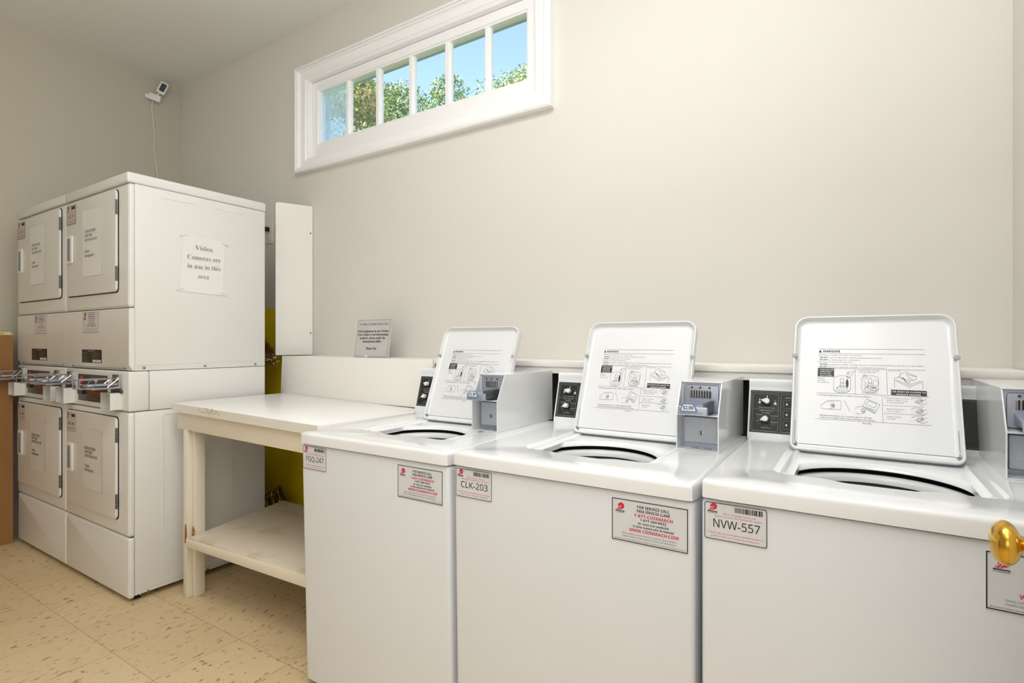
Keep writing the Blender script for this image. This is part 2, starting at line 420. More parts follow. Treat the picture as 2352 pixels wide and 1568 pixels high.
def id_sticker(P, code, w=.119, h=.076):
    mb = MB(); mb.slab(P, 0, 0, w, h, 0, .0007, SILVER, .004)
    border(mb, P, .001, .001, w-.001, h-.001, .004, .0013, INK)
    logo(mb, P, w*.05, h*.70, w*.17)
    x = w*.50; rnd = random.Random(code)
    while x < w*.93:
        q = rnd.choice([.0008,.0012,.0018,.0026]); mb.rect(P, x, h*.80, min(x+q, w*.94), h*.94, INK, .0011); x += q+rnd.choice([.0007,.0011,.0016])
    mb.text(P, 'When reporting a service call,', w*.57, h*.70, .0036, PINKINK, w=w*.52, al='C', d=.0011)
    mb.text(P, 'please reference this machine ID number', w*.55, h*.625, .0036, PINKINK, w=w*.76, al='C', d=.0011)
    mb.text(P, sans(code), w*.52, h*.34, h*.215, INK, w=w*.74, al='C', d=.0012, fine=True)
    mb.text(P, 'Cuando reporte una maquina necesitando servicio', w*.5, h*.17, .0036, PINKINK, w=w*.88, al='C', d=.0011)
    mb.text(P, 'por favor refiera este número de identificación.', w*.5, h*.085, .0036, PINKINK, w=w*.78, al='C', d=.0011)
    return mb
def service_sticker(P, w=.171, h=.095):
    mb = MB(); mb.slab(P, 0, 0, w, h, 0, .0007, SILVER, .001)
    border(mb, P, .0015, .0015, w-.0015, h-.0015, 0, .0018, INK)
    logo(mb, P, w*.05, h*.66, w*.13)
    def T(s, y, hh, m, ww, cx=.56): mb.text(P, sans(s, hh > .05), w*cx, h*y, h*hh*.86, m, w=w*ww, al='C', d=.0012)
    T('FOR SERVICE CALL', .83, .075, INK, .42); T('PARA SERVICIO LLAME', .735, .075, INK, .43)
    T('1-877-COINMACH', .625, .08, REDINK, .50); T('1-877-264-6622', .545, .062, INK, .34)
    T('Or visit our website', .455, .06, INK, .40); T('O visite nuestro sitio de Internet', .375, .06, INK, .53)
    T('WWW.COINMACH.COM', .27, .082, REDINK, .64)
    T('When calling, please have the machine ID # available.', .185, .042, GREYINK, .72, .50); T('Cuando llame, por favor reporte el numero de identificación.', .12, .042, GREYINK, .72, .50)
    T('This machine is leased, operated and maintained by Coinmach; the operator is not responsible for articles left in the machine', .05, .026, INK, .94, .5)
    return mb

# ------------------------------------------------------------------ washers
def sdf_rr(px, py, x0, y0, x1, y1, r):
    cx, cy = (x0+x1)/2, (y0+y1)/2; qx = abs(px-cx)-(x1-x0)/2+r; qy = abs(py-cy)-(y1-y0)/2+r
    return math.hypot(max(qx,0), max(qy,0))+min(max(qx,qy),0)-r
def ray_rr(cx, cy, a, x0, y0, x1, y1, r):
    lo, hi = 0, 2.0
    for _ in range(34):
        m = (lo+hi)/2
        if sdf_rr(cx+m*math.cos(a), cy+m*math.sin(a), x0, y0, x1, y1, r) < 0: lo = m
        else: hi = m
    return cx+lo*math.cos(a), cy+lo*math.sin(a)

def lid_print(mb, P, full=True):
    """the instruction print on the inside of the lid; X, Y are print units read off the sheet"""
    ux = .2395/1740
    ys = [(150,.2920),(215,.2787),(455,.2336),(590,.2090),(855,.1606),(1285,.0855),(1400,.066)]
    def q(X, Y):
        s = (X-145)/1740; k = 0
        for (a, sa), (c, sc) in zip(((150,0),(455,32),(855,72),(1285,106),(1500,120)), ((455,32),(855,72),(1285,106),(1500,120),(1600,125))):
            if Y <= c: k = sa+(sc-sa)*(Y-a)/(c-a); break
        Yc = Y-s*max(k, 0)
        for (a, va), (c, vc) in zip(ys, ys[1:]):
            if Yc <= c or c == 1400: return .0618+(X-145)*ux, va+(vc-va)*(Yc-a)/(c-a)
    D = .0009
    def ln(pts, w=.0006, m=GREYINK): mb.line(P, [q(*p) for p in pts], w, m, D)
    def tx(s, X, Y, X2, h=.0034, m=GREYINK, bold=False):
        a = q(X, Y); c = q(X2, Y); mb.text(P, s, a[0], a[1], h, m, w=c[0]-a[0], d=D)
        if bold: mb.text(P, s, a[0]+.0003, a[1]+.0002, h, m, w=c[0]-a[0], d=D+.0001)
    ln([(150,148),(1880,150)], .0007); ln([(150,215),(1885,225)]); ln([(140,455),(1885,487)]); ln([(130,855),(1915,930)]); ln([(115,1285),(1930,1390)])
    ln([(775,470),(780,880)]); ln([(1285,480),(1290,895)]); ln([(1205,905),(1215,1345)]); ln([(1225,1065),(1840,1092)]); ln([(1225,1195),(1845,1228)])
    a = q(146,200); c = q(197,200); t = q(171,160); mb.face([P.p(a[0],a[1],D), P.p(c[0],c[1],D), P.p(t[0],t[1],D)], INK)
    tx(sans('WARNING', True), 217, 198, 518, .0062, INK)
    tx('Moving parts hazard. Can cause serious injury.', 147, 250, 900)
    for Y, X1, X2, s in ((287,325,1225,'reach into the washer until all moving parts have stopped.'),(325,318,870,'let children play in or on the washer.'),
                         (399,318,1870,'put flammable liquids, cleaning solvents, or articles soiled with these substances, in the washer.'),(439,318,1285,'put articles soiled with vegetable or cooking oil in the washer.')):
        tx(sans('DO NOT', True), 172, Y+3, 305, .0036, INK); tx(s, X1, Y+5, X2)
    tx('Fire hazard. To reduce the risk of fire:', 143, 362, 740)
    a = q(137,590); c = q(421,457); mb.rect(P, a[0], a[1], c[0], c[1], BLACK, D)
    D0 = D; D = .0012
    for i, (s, x1, x2) in enumerate((('1. THIS MUST BE',150,408),('DONE FIRST!',182,375),('Do Not Pour',182,372),('Over Laundry.',182,395))):
        a = q(x1, 488+i*32); c = q(x2, 488+i*32); mb.text(P, sans(s, True), a[0], a[1]-.0004, .0033, WHITEINK, w=c[0]-a[0], d=D)
    a = q(1348,890); c = q(1885,838); mb.rect(P, a[0], a[1]-.0007, c[0], c[1]+.001, BLACK, D0)
    m = q(1616,0)[0]; mb.text(P, sans('LID MUST BE CLOSED TO', True), m, q(1616,862)[1], .0034, WHITEINK, w=.070, al='C', d=D); mb.text(P, sans('OPERATE WASHER.', True), m, q(1616,902)[1]-.0002, .0034, WHITEINK, w=.052, al='C', d=D)
    D = D0
    for i, (s, x2) in enumerate((('Measure',262),('detergent',275),('into wash tub.',345))): tx(s, 137, 625+i*33, x2)
    tx('2. Load clothes loosely', 808, 498, 1165); tx('into the wash tub.', 845, 528, 1115); tx('3. Close lid.', 1312, 505, 1505); tx('(to reset machine)', 890, 866, 1140)
    tx('4. Set wash temperature and / or fabric selector switches.', 132, 898, 1040, .0036, INK)
    for i, (s, x2) in enumerate((('Please rotate in coins',1605),('slides, 3 slides, press',1600),('in, then pull out.',1540))): tx(s, 1280, 953+i*36, x2)
    tx('5.', 1240, 945, 1265); tx('Insert card into', 1280, 1130, 1540); tx('slot to start.', 1280, 1168, 1490); tx('Push button', 1283, 1255, 1490); tx('to start.', 1283, 1290, 1415)
    tx('Energy Saving Cycles are recommended for all large', 195, 1232, 1040, .0036, INK); tx('loads and normally soiled loads including cotton linens.', 195, 1268, 1100, .0036, INK)
    tx('201176', 895, 1370, 1030, .0036, INK)
    # drawings
    def ell(cx, cy, rx, ry, a0=0, a1=360, w=.0006, n=20): ln([(cx+rx*math.cos(R(a0+(a1-a0)*i/n)), cy-ry*math.sin(R(a0+(a1-a0)*i/n))) for i in range(n+1)], w)
    for cx, s in ((558, 1.0), (1020, .95)):
        ell(cx, 640, 142*s, 62, 0, 180); ln([(cx-142*s,640),(cx-142*s,790)]); ln([(cx+142*s,640),(cx+142*s,790)]); ell(cx, 790, 142*s, 70, 180, 360, .0009); ell(cx, 795, 95*s, 42)
        ell(cx, 650, 26, 28, 0, 180); ln([(cx-26,650),(cx-26,690)]); ln([(cx+26,650),(cx+26,690)]); ell(cx, 690, 28, 10, 180, 360, .001)
        ln([(cx-24,695),(cx-34,740),(cx-84,790)]); ln([(cx+24,695),(cx+34,740),(cx+84,790)]); ln([(cx,740),(cx,835)]); ln([(cx-18,730),(cx-40,815)]); ln([(cx+18,730),(cx+40,815)])
    pts = [q(642,628), q(662,665), q(668,720), q(660,765), q(640,772), q(625,745), q(622,690), q(632,655)]
    mb.face([P.p(a, c, D) for a, c in reversed(pts)], BLACK)
    ln([(625,590),(660,620),(720,580),(745,520),(790,505)]); ln([(635,560),(660,520),(760,500)]); ell(665, 548, 24, 18); ln([(640,600),(690,612)])
    ln([(890,600),(920,560),(960,570)]); ell(945, 600, 30, 24); ln([(905,640),(940,700),(985,720)]); ell(1110, 700, 40, 50); ell(1080, 800, 50, 26); ln([(1060,790),(1110,765)], .0012); ln([(920,720),(960,760),(1010,800)])
    # machine box drawing
    ln([(1405,620),(1405,770)]); ln([(1405,650),(1620,770),(1830,680),(1830,800)]); ln([(1405,620),(1500,590)]); ln([(1620,740),(1810,660)]); ln([(1440,650),(1620,740)]); ln([(1480,600),(1500,545),(1585,513),(1740,590),(1745,640),(1690,660),(1520,630),(1480,590)])
    ln([(1590,550),(1740,600)]); ln([(1600,550),(1620,610),(1690,640)]); ln([(1525,612),(1560,640),(1582,685)], .0016, BLACK); ell(1620, 690, 26, 20); ln([(1600,710),(1640,715)])
    # hand turning a knob, slash, hand on coin slide
    ln([(300,985),(530,990),(548,1010),(545,1135),(330,1130),(215,1115),(205,1060),(300,1000),(415,1005),(430,1040)]); ell(405, 1068, 34, 22, w=.0009); ln([(330,1130),(400,1115),(440,1085)]); ln([(385,1050),(440,1080)], .001); ell(415, 1070, 16, 10)
    ln([(600,990),(695,1170)], .0008)
    ln([(960,960),(1170,1050),(1090,1200),(900,1085),(960,960)]); ln([(1000,990),(1120,1045),(1090,1110),(950,1050),(1000,990)]); ln([(930,1085),(1090,1165)], .0009); ln([(940,1115),(1090,1195)], .001); ln([(960,1100),(1100,1150)])
    ln([(770,1120),(830,1085),(920,1090)]); ln([(780,1190),(860,1205),(935,1190),(950,1130)]); ell(905, 1150, 24, 26, w=.0009); ln([(890,1170),(930,1165)], .001)
    for oy in (0, 165, 300):
        ln([(1640,970+oy),(1700,940+oy),(1800,950+oy),(1820,1000+oy)]); ell(1770, 1000+oy, 44, 26, w=.0009); ln([(1690,1000+oy),(1750,1030+oy),(1790,1060+oy),(1880,1030+oy)]); ln([(1760,1010+oy),(1800,985+oy)], .001); ln([(1820,985+oy),(1870,970+oy)])

def knob_part(P, cx, cy, tipx, tipy, r=.0083):
    mb = MB(); L = math.hypot(tipx-cx, tipy-cy); a = math.atan2(tipy-cy, tipx-cx); h = math.acos(min(1, r/L)); pts = [(tipx, tipy)]
    n = 14
    for i in range(n+1):
        t = a+h+(2*math.pi-2*h)*i/n; pts.append((cx+r*math.cos(t), cy+r*math.sin(t)))
    mb.prism(P, [(cx+(x-cx)*1.25, cy+(y-cy)*1.25) for x, y in pts], .001, .006, BLACK)
    mb.loft([[P.p(x, y, .006) for x, y in pts], [P.p(x, y, .017) for x, y in pts], [P.p(cx+(x-cx)*.86, cy+(y-cy)*.86, .019) for x, y in pts]], PLASTIC, False, True)
    return mb

def make_washer(x0, y0, zt, label, code, sx, pan_y, coin, lean, shear, W=.648, mid=.098, coin_h=.187, show_sv=.483):
    root = thing('washing_machine', (x0+W/2, y0+.35, 0), label, 'washing machine', 'coin-operated top-loading washers')
    seam = zt-.037
    # cabinet
    b = MB(); rg = []
    for i, z in ((.006,.025),(0,.031),(0,seam-.014),(.001,seam-.009),(.004,seam-.0045),(.010,seam-.003),(.016,seam-.004),(.016,.03)):
        k = 1-min(1, max(0, (z-.025)/(seam-.03)))
        rg.append([V((px, py, z)) for px, py in rrect(x0+.002+i+shear[0]*k, y0+.006+i, x0+W-.002-i+shear[1]*k, y0+.70-i, max(.012-i*.5, .003), 4)])
    b.loft(rg, ENAMEL)
    b.loft([[V((px, py, z)) for px, py in rrect(x0+.014, y0+.018, x0+W-.014, y0+.688, .004, 4)] for z in (seam-.02, seam+.006)], GAPSHADE)  # dark strip gives the casing seam its shade
    cab = b.build('cabinet', root)
    for fx in (.06, W-.06):
        for fy in (.06, .64):
            f = MB(); f.lathe(TOP(x0+fx+(shear[0] if fx < .1 else shear[1]), y0+fy, 0), [(.022,0),(.022,.008),(.01,.010),(.01,.03)], BLACK, 12); f.build('foot', root)
    # top casing with recessed basin and round opening
    b = MB(); cx, cy = x0+.3125+sx*.7, y0+.245; N = 112
    X0, X1, Y0, Y1 = x0, x0+W, y0, y0+.70
    rx0, rx1, ry0, ry1 = x0+.121+sx, x0+.514+sx*.6, y0+.145, y0+.56
    angs = [2*math.pi*i/N for i in range(N)]
    for (qx, qy) in ((X0,Y0),(X1,Y0),(X1,Y1),(X0,Y1)):
        t = math.atan2(qy-cy, qx-cx) % (2*math.pi); k = min(range(N), key=lambda i: abs(angs[i]-t)); angs[k] = t
    def ring(x_0, y_0, x_1, y_1, r, z, notch=0):
        out = []
        for a in angs:
            px, py = ray_rr(cx, cy, a, x_0, y_0, x_1, y_1, r)
            if notch and py < y_0+.02:
                u = (px-cx)/.075; py -= notch*max(0, min(1, (1.25-abs(u))/.5))
            out.append(V((px, py, z)))
        return out
    circ = lambda r, z: [V((cx+r*math.cos(a), cy+r*math.sin(a), z)) for a in angs]
    B = .011
    rings = [ring(X0+.014, Y0+.014, X1-.014, Y1-.014, .004, seam), ring(X0, Y0, X1, Y1, .016, seam), ring(X0, Y0, X1, Y1, .016, zt-B)]
    for t in (.25, .5, .75, 1): rings.append(ring(X0+B*(1-math.cos(t*math.pi/2)), Y0+B*(1-math.cos(t*math.pi/2)), X1-B*(1-math.cos(t*math.pi/2)), Y1-B*(1-math.cos(t*math.pi/2)), .016-B*.9*t, zt-B+B*math.sin(t*math.pi/2)))
    e = .003
    for ins, dz, rr, no in ((-.004,0,.034,.018),(0,-.001,.03,.018),(.004,-.006,.028,.018),(.010,-.008,.026,.017),(.014,-.0075,.025,.016),(.018,-.004,.024,.015),(.023,-.0035,.022,.014),(.028,-.009,.02,.012),(.034,-.011,.02,.010)):
        rings.append(ring(rx0+ins, ry0+ins*.4, rx1-ins, ry1-ins, rr, zt+dz, no))
    keep = ring(rx0+.036, ry0+.016, rx1-.036, ry1-.036, .02, 0, .010)
    def blend(r, z, t): # basin floor turns into the round lip
        out = []
        for a, k in zip(angs, keep):
            px, py = cx+r*math.cos(a), cy+r*math.sin(a)
            rk = math.hypot(k.x-cx, k.y-cy); rr = min(r, rk-.001)
            out.append(V((cx+rr*math.cos(a), cy+rr*math.sin(a), z)))
        return out
    rings += [blend(.186, zt-.012, 0), blend(.180, zt-.0125, 0), blend(.172, zt-.015, 0), blend(.167, zt-.021, 0), blend(.1655, zt-.024, 0), blend(.168, zt-.026, 0)]
    b.loft(rings, ENAMEL_TOP)
    b.build('top_casing', root, smooth=50)
    # tub: plastic ring, steel basket
    C = TOP(cx, cy, zt)
    b = MB(); b.lathe(C, [(.205,-.15),(.20,-.06),(.190,-.042),(.180,-.037),(.172,-.036),(.164,-.039),(.159,-.046),(.157,-.054),(.162,-.057)], TUBW, 56, False, False); tub = b.build('tub_ring', root, smooth=60)
    b = MB(); b.lathe(C, [(.166,-.070),(.160,-.066),(.156,-.068),(.155,-.074),(.19,-.14),(.19,-.45),(.0,-.46)], TUBS, 40, False, False)
    b.lathe(C, [(.0,-.22),(.03,-.225),(.035,-.38),(.10,-.44)], TUBW, 24, False, False); b.build('wash_basket', root)
    b = MB(); b.lathe(C, [(.215,-.03),(.215,-.2)], DARKIN, 40, False, False); b.lathe(C, [(.1665,-.026),(.215,-.031)], DARKIN, 40, False, False)
    b.build('tub_seal', root, 'dark rubber seal around the tub')
    # lid, raised
    LW, LH = .368, .390
    O = V((x0+.124+sx, y0+.482, zt)); Vd = V((0, lean[0], lean[1])).normalized(); P = Pl(O, (1,0,0), Vd)
    def outline(i):
        # left side narrows below the bumper; clockwise from bottom left, in lid plane
        r = .022; rt = .036; pts = []
        def arc(cx_, cy_, rr, a0, a1, n=6):
            for k in range(n+1):
                a = R(a0+(a1-a0)*k/n); pts.append((cx_+rr*math.cos(a), cy_+rr*math.sin(a)))
        a = i
        arc(a+.018, a-.006+.018, .018-min(i,.012), 180, 270); arc(LW-a-.018, a-.006+.018, .018-min(i,.012), 270, 360)
        pts += [(LW-a, .15), (LW-a+.001, .255), (LW-a+.003, .264), (LW-a, .276)]
        arc(LW-a-rt, LH-a-rt, rt-min(i,.025), 0, 90); arc(a+rt, LH-a-rt, rt-min(i,.025), 90, 180)
        pts += [(a, .276), (a-.003, .264), (a-.001, .255), (a, .15)]
        return pts
    def fix(i, d):
        o = outline(0)
        if i == 0: return [P.p(x, y, d) for x, y in o]
        c0 = (LW/2, LH/2); out = []
        n = len(o)
        for k in range(n):
            p, q_, r_ = o[k-1], o[k], o[(k+1) % n]
            tx, ty = r_[0]-p[0], r_[1]-p[1]; L = math.hypot(tx, ty) or 1
            out.append(P.p(q_[0]-ty/L*i, q_[1]+tx/L*i, d))
        return out
    b = MB()
    b.loft([fix(.010, -.014), fix(.002, -.012), fix(0, -.006), fix(0, .012), fix(.0015, .0145), fix(.0045, .0145), fix(.006, .012), fix(.009, .003), fix(.016, 0), fix(.02, 0)], LID, True, True)
    lid = b.build('lid', root, smooth=50)
    b = MB(); lid_print(b, P); b.build('instruction_print', lid, 'black and grey printed washing instructions', smooth=0)
    for bx in (.001, LW-.001):
        b = MB(); b.lathe(P.at(bx+(.003 if bx < .1 else -.003), .2645, .008), [(.0066,0),(.0066,.008),(.005,.0095),(.0,.0098)], GREYBUMP, 16, True, False); b.build('bumper', lid, 'round grey rubber bumper')
        b = MB(); hx = .0105 if bx < .1 else LW-.0105
        b.lathe(P.at(hx, .012, .001), [(.006,0),(.006,.004),(.0035,.005),(.003,.009),(0,.009)], SCREWM, 12, True, False); b.line(P, [(hx, .022), (hx, .075)], .0012, GREYINK, .009); b.build('hinge_pin', lid, 'metal hinge pin')
    # rear console
    py = y0+pan_y; pz = .874; tilt = V((0, .04, .145)).normalized(); P = Pl((x0-.004, py, pz), (1,0,0), tilt)
    prof = [(0,-.019),(0.0,0.004),(.0395,.143),(.040,.150),(.0385,.158),(.040,.166),(.046,.171),(.058,.172),(.085,.170),(.085,-.019)]
    b = MB(); S = Pl((x0-.005, py, pz), (0,1,0), (0,0,1))
    b.prism(S, list(prof), 0, coin[0]+.06, CONSP)
    con = b.build('control_console', root, smooth=30)
    b = MB(); p0, p1, q0, q1 = .004, coin[0]+.03, .013, .142
    b.slab(P, p0, q0, p1, q1, .0002, .0012, BLACK, .001)
    bb = .0016
    for (a, c, e, f) in ((p0+.003, q0+.004, p1-.003, q1-.004), (.0115, .0195, .082, .1325), (.089, .0195, .30, .1325)):
        b.line(P, rrect(a, c, e, f, .004, 3), .0012, GREYINK, .0018, True)
    b.line(P, [(.0115, .0845), (.082, .0845)], .001, GREYINK, .0018)
    for s, x, y, w_ in (('WASH TEMPERATURE', .050, .0885, .044), ('FABRIC SELECTOR', .050, .079, .038), ('NORMAL', .050, .0725, .024), ('DELICATE', .0305, .066, .018), ('WOOLENS', .0705, .0645, .019), ('KNITS', .0295, .0475, .012), ('PERM PRESS', .0715, .0455, .018), ('BRIGHT COLORS', .050, .0275, .026), ('HOT', .0305, .1005, .008), ('COLD', .0735, .098, .011)):
        b.text(P, s, x, y, .0022, WHITEINK, w=w_, al='C', d=.0018)
    for x, y, k in ((.0305, .106, 1), (.051, .116, 1), (.0735, .1035, .6)):
        b.line(P, [(x, y), (x, y+.010)], .0022, WHITEINK if k == 1 else GREYINK, .0018); b.lathe(P.at(x, y, .0013), [(.0036,0),(.0036,.0006)], WHITEINK, 10)
    for x, y in ((.052, .068), (.032, .059), (.069, .058), (.032, .041), (.069, .040), (.050, .034)): b.line(P, rrect(x-.004, y-.003, x+.004, y+.003, .001, 2), .0008, GREYINK, .0018, True)
    b.text(P, 'CYCLES', .118, .120, .0045, WHITEINK, w=.036, al='C', d=.0018)
    for k in range(3):
        y = .0285+k*.031
        for xx in (.096, .16, .225): b.line(P, rrect(xx, y, xx+.05, y+.024, .003, 3), .001, GREYINK, .0018, True); b.lathe(P.at(xx+.009, y+.012, .0013), [(.0028,0),(.0028,.0006)], WHITEINK, 10)
    b.build('control_panel', con, 'black panel with white legends', smooth=0)
    kn = knob_part(P, .0515, .1085, .034, .110); kn.build('knob', con, 'white teardrop knob')
    kn = knob_part(P, .0485, .0545, .0335, .0485); kn.build('knob', con, 'white teardrop knob')
    # coin box
    c0, c1 = x0+coin[0], x0+coin[1]; yf = y0+coin[2]; yb = y0+.728; zb = zt+.0005; zm = zt+mid; zt2 = zt+coin_h; t = .003; sl = .047
    b = MB(); S0 = SIDE(c0, yf, zb); S1 = SIDE(c1-t, yf, zb)
    side = [(0,0),(yb-yf-.0005,0),(yb-yf-.0005,zt2-zb-.0012),(sl,zt2-zb-.0012),(0,zm-zb)]
    b.prism(S0, side, 0, t, ENAMEL_TOP); b.prism(S1, side, 0, t, ENAMEL_TOP)  # lighter enamel puts the missing side light into the coin box colour
    b.box(c0-.0003, c1+.0003, yf+sl-.002, yb, zt2-t, zt2, ENAMEL_TOP, .001, 2); b.box(c0+t, c1-t, yf+.001, yb, zb, zb+t, ENAMEL)
    b.box(c0+t, c1-t, yf+.0005, yf+.07, zm-.002, zm+.0015, ENAMEL); b.box(c0+t, c1-t, yb-t, yb, zb, zt2-t, ENAMEL)
    b.lathe(SIDE(c0+.0, 0, 0).at(yf+.02, zb+.052, -.0002), [(.0015,0),(.0015,.0004)], GREYINK, 8)
    box = b.build('coin_box', root, 'white sheet metal coin box', smooth=0)
    # coin mechanism
    b = MB(); yp = yf+.050; P = FRONT(c0, yp, zm); cw = c1-c0; ph = zt2-zm-.003
    b.slab(P, t, 0, cw-t, ph, -.004, 0, mat('pale_blue_grey_backplate', (196,202,216), .4))
    b.slab(P, .010, .004, cw-.010, ph-.007, 0, .003, STEEL, .006, .001); border(b, P, .010, .004, cw-.010, ph-.007, .006, .001, DSTEEL, .0033)
    for k in range(8): 
        xx = cw*.26+k*cw*.062; b.slab(P, xx, ph*.50, xx+.0028, ph*.74, .003, .0046, BLACK)
    for k in range(9):
        xx = cw*.235+k*cw*.062; b.tube([P.p(xx, ph*.50, .004), P.p(xx, ph*.72, .004)], .0016, CHROME, 6)
    for k in (.28, .48, .70): b.lathe(P.at(cw*k, ph*.84, .003), [(.0032,0),(.0032,.0012),(.0016,.0014),(.0016,.0004)], DSTEEL, 12)
    b.build('coin_mechanism', box, 'bluish steel plate with eight coin slots')
    b = MB(); zz = zm+.012; sx0, sx1 = c0+cw*.20, c0+cw*.80; yt = yf-.052
    b.hexa([(sx0,yt+.012,zz),(sx1,yt+.012,zz),(sx1,yp,zz),(sx0,yp,zz),(sx0,yt+.012,zz+.010),(sx1,yt+.012,zz+.010),(sx1,yp,zz+.024),(sx0,yp,zz+.024)], STEEL, .0015)
    b.box(sx0-.004, sx1+.004, yt, yt+.012, zz-.006, zz+.016, STEEL, .002)
    b.box(sx1-.008, sx1+.001, yt+.010, yp-.008, zz-.003, zz+.026, DSTEEL, .001)
    P2 = FRONT(sx0, yt, zz)
    for k in range(8): b.rect(P2, .002+k*.0075, -.0012, .0045+k*.0075, .0004, BLACK, .0006)
    b.build('coin_slide', box, 'steel coin slide pulled out')
    b = MB(); tw = (sx1-sx0)*.62
    pts = [(0,0),(tw,0),(tw,.006),(tw-.006,.020),(tw-.009,.022),(.009,.022),(.006,.020),(0,.006)]
    P2 = FRONT(sx0+.004, yt-.0005, zz+.003); b.prism(P2, pts, 0, .0035, BLUE)
    b.prism(P2, [(x*.84+tw*.08, y*.76+.0028) for x, y in pts], .0035, .0040, WHITEINK)
    b.text(P2, serif('$2.00'), tw/2, .0065, .0095, INK, w=tw*.62, al='C', d=.0044, fine=True)
    b.build('price_tag', box, 'blue price tag reading $2.00')
    b = MB(); P = FRONT(c0, yf+.050, zb); hh = zm-zb
    b.slab(P, t, t, cw-t, hh, -.004, 0, STEEL); b.slab(P, .012, .016, cw-.008, hh-.010, 0, .012, VAULT, .004, .002)
    b.slab(P, .010, .014, cw-.006, hh-.008, 0, .003, DSTEEL, .004)
    b.lathe(P.at(cw*.52, hh*.46, .012), [(.007,0),(.007,.0015),(.0045,.002),(.0045,.0012)], STEEL, 16); b.slab(P, cw*.52-.0012, hh*.46-.006, cw*.52+.0012, hh*.46+.006, .0125, .0145, BLACK)
    b.build('vault_door', box, 'textured steel coin vault door with lock')
    b = MB()
    for k in (.40, .70):
        P3 = TOP(c0+cw*k, yf+.026, zb+t); b.line(P3, [(.008*math.cos(R(a)), .007*math.sin(R(a))) for a in range(-20, 201, 22)], .003, DARKIN, .0006)
    b.build('floor_slot', box, 'curved dark slots', smooth=0)
    # stickers
    P = FRONT(x0+.009+shear[0]*.2, y0+.0055, seam-.0075-.076); id_sticker(P, code).build('id_label', root, 'silver machine number label ' + code, smooth=0)
    P = FRONT(x0+show_sv-.024, y0+.0055, seam-.018-.095)
    service_sticker(P).build('service_label', root, 'silver service call label', smooth=0)
    return root

make_washer(-1.592, 1.155, .855, 'white top-loading washer numbered FGQ-247, its lid raised, beside the folding table', 'FGQ-247', .010, .575, (.475,.582,.34), (.146,.366), (.027,.012), mid=.106, coin_h=.193, show_sv=.478)
make_washer(-.932, 1.155, .862, 'white top-loading washer numbered CLK-203, its lid raised, the middle washer', 'CLK-203', .014, .600, (.511,.624,.355), (.140,.350), (.012,0), show_sv=.487)
make_washer(-.274, 1.155, .875, 'white top-loading washer numbered NVW-557, its lid raised, behind the brass doorknob', 'NVW-557', 0, .618, (.536,.644,.337), (.162,.347), (0,0), show_sv=.477)

# ------------------------------------------------------------------ dryers
DX = -2.707; DYF = 1.10; DYB = 1.752
def notice(P, w, h, lines, label, name='notice', m=PAPERD, ink=GREYINK, par=None):
    b = MB()
    n = 8; rnd = random.Random(int(w*1e5)+len(lines))
    grid = [[P.p(w*i/n, h*j/n, .0012+.0022*rnd.random()) for i in range(n+1)] for j in range(n+1)]
    vs = [p for r_ in grid for p in r_]; fs = [(j*(n+1)+i, j*(n+1)+i+1, (j+1)*(n+1)+i+1, (j+1)*(n+1)+i) for j in range(n) for i in range(n)]
    b.mesh(vs, fs, m); b.slab(P, .001, .001, w-.001, h-.001, 0, .0010, m)
    for (s, x, y, hh, ww, al) in lines: b.text(P, s, x*w, y*h, hh, ink, w=ww*w if ww else None, al=al, d=.0042, fine=True)
    return b.build(name, par, label, smooth=60)
DL = [(sans(a, True), .12, y, .0125, w_, 'L') for a, y, w_ in (('PLEASE CLEAN', .66, .54), ('LINT TRAP', .595, .38), ('AFTER EACH USE', .53, .64), ('Thanks', .36, .24), ('Management', .295, .46))]

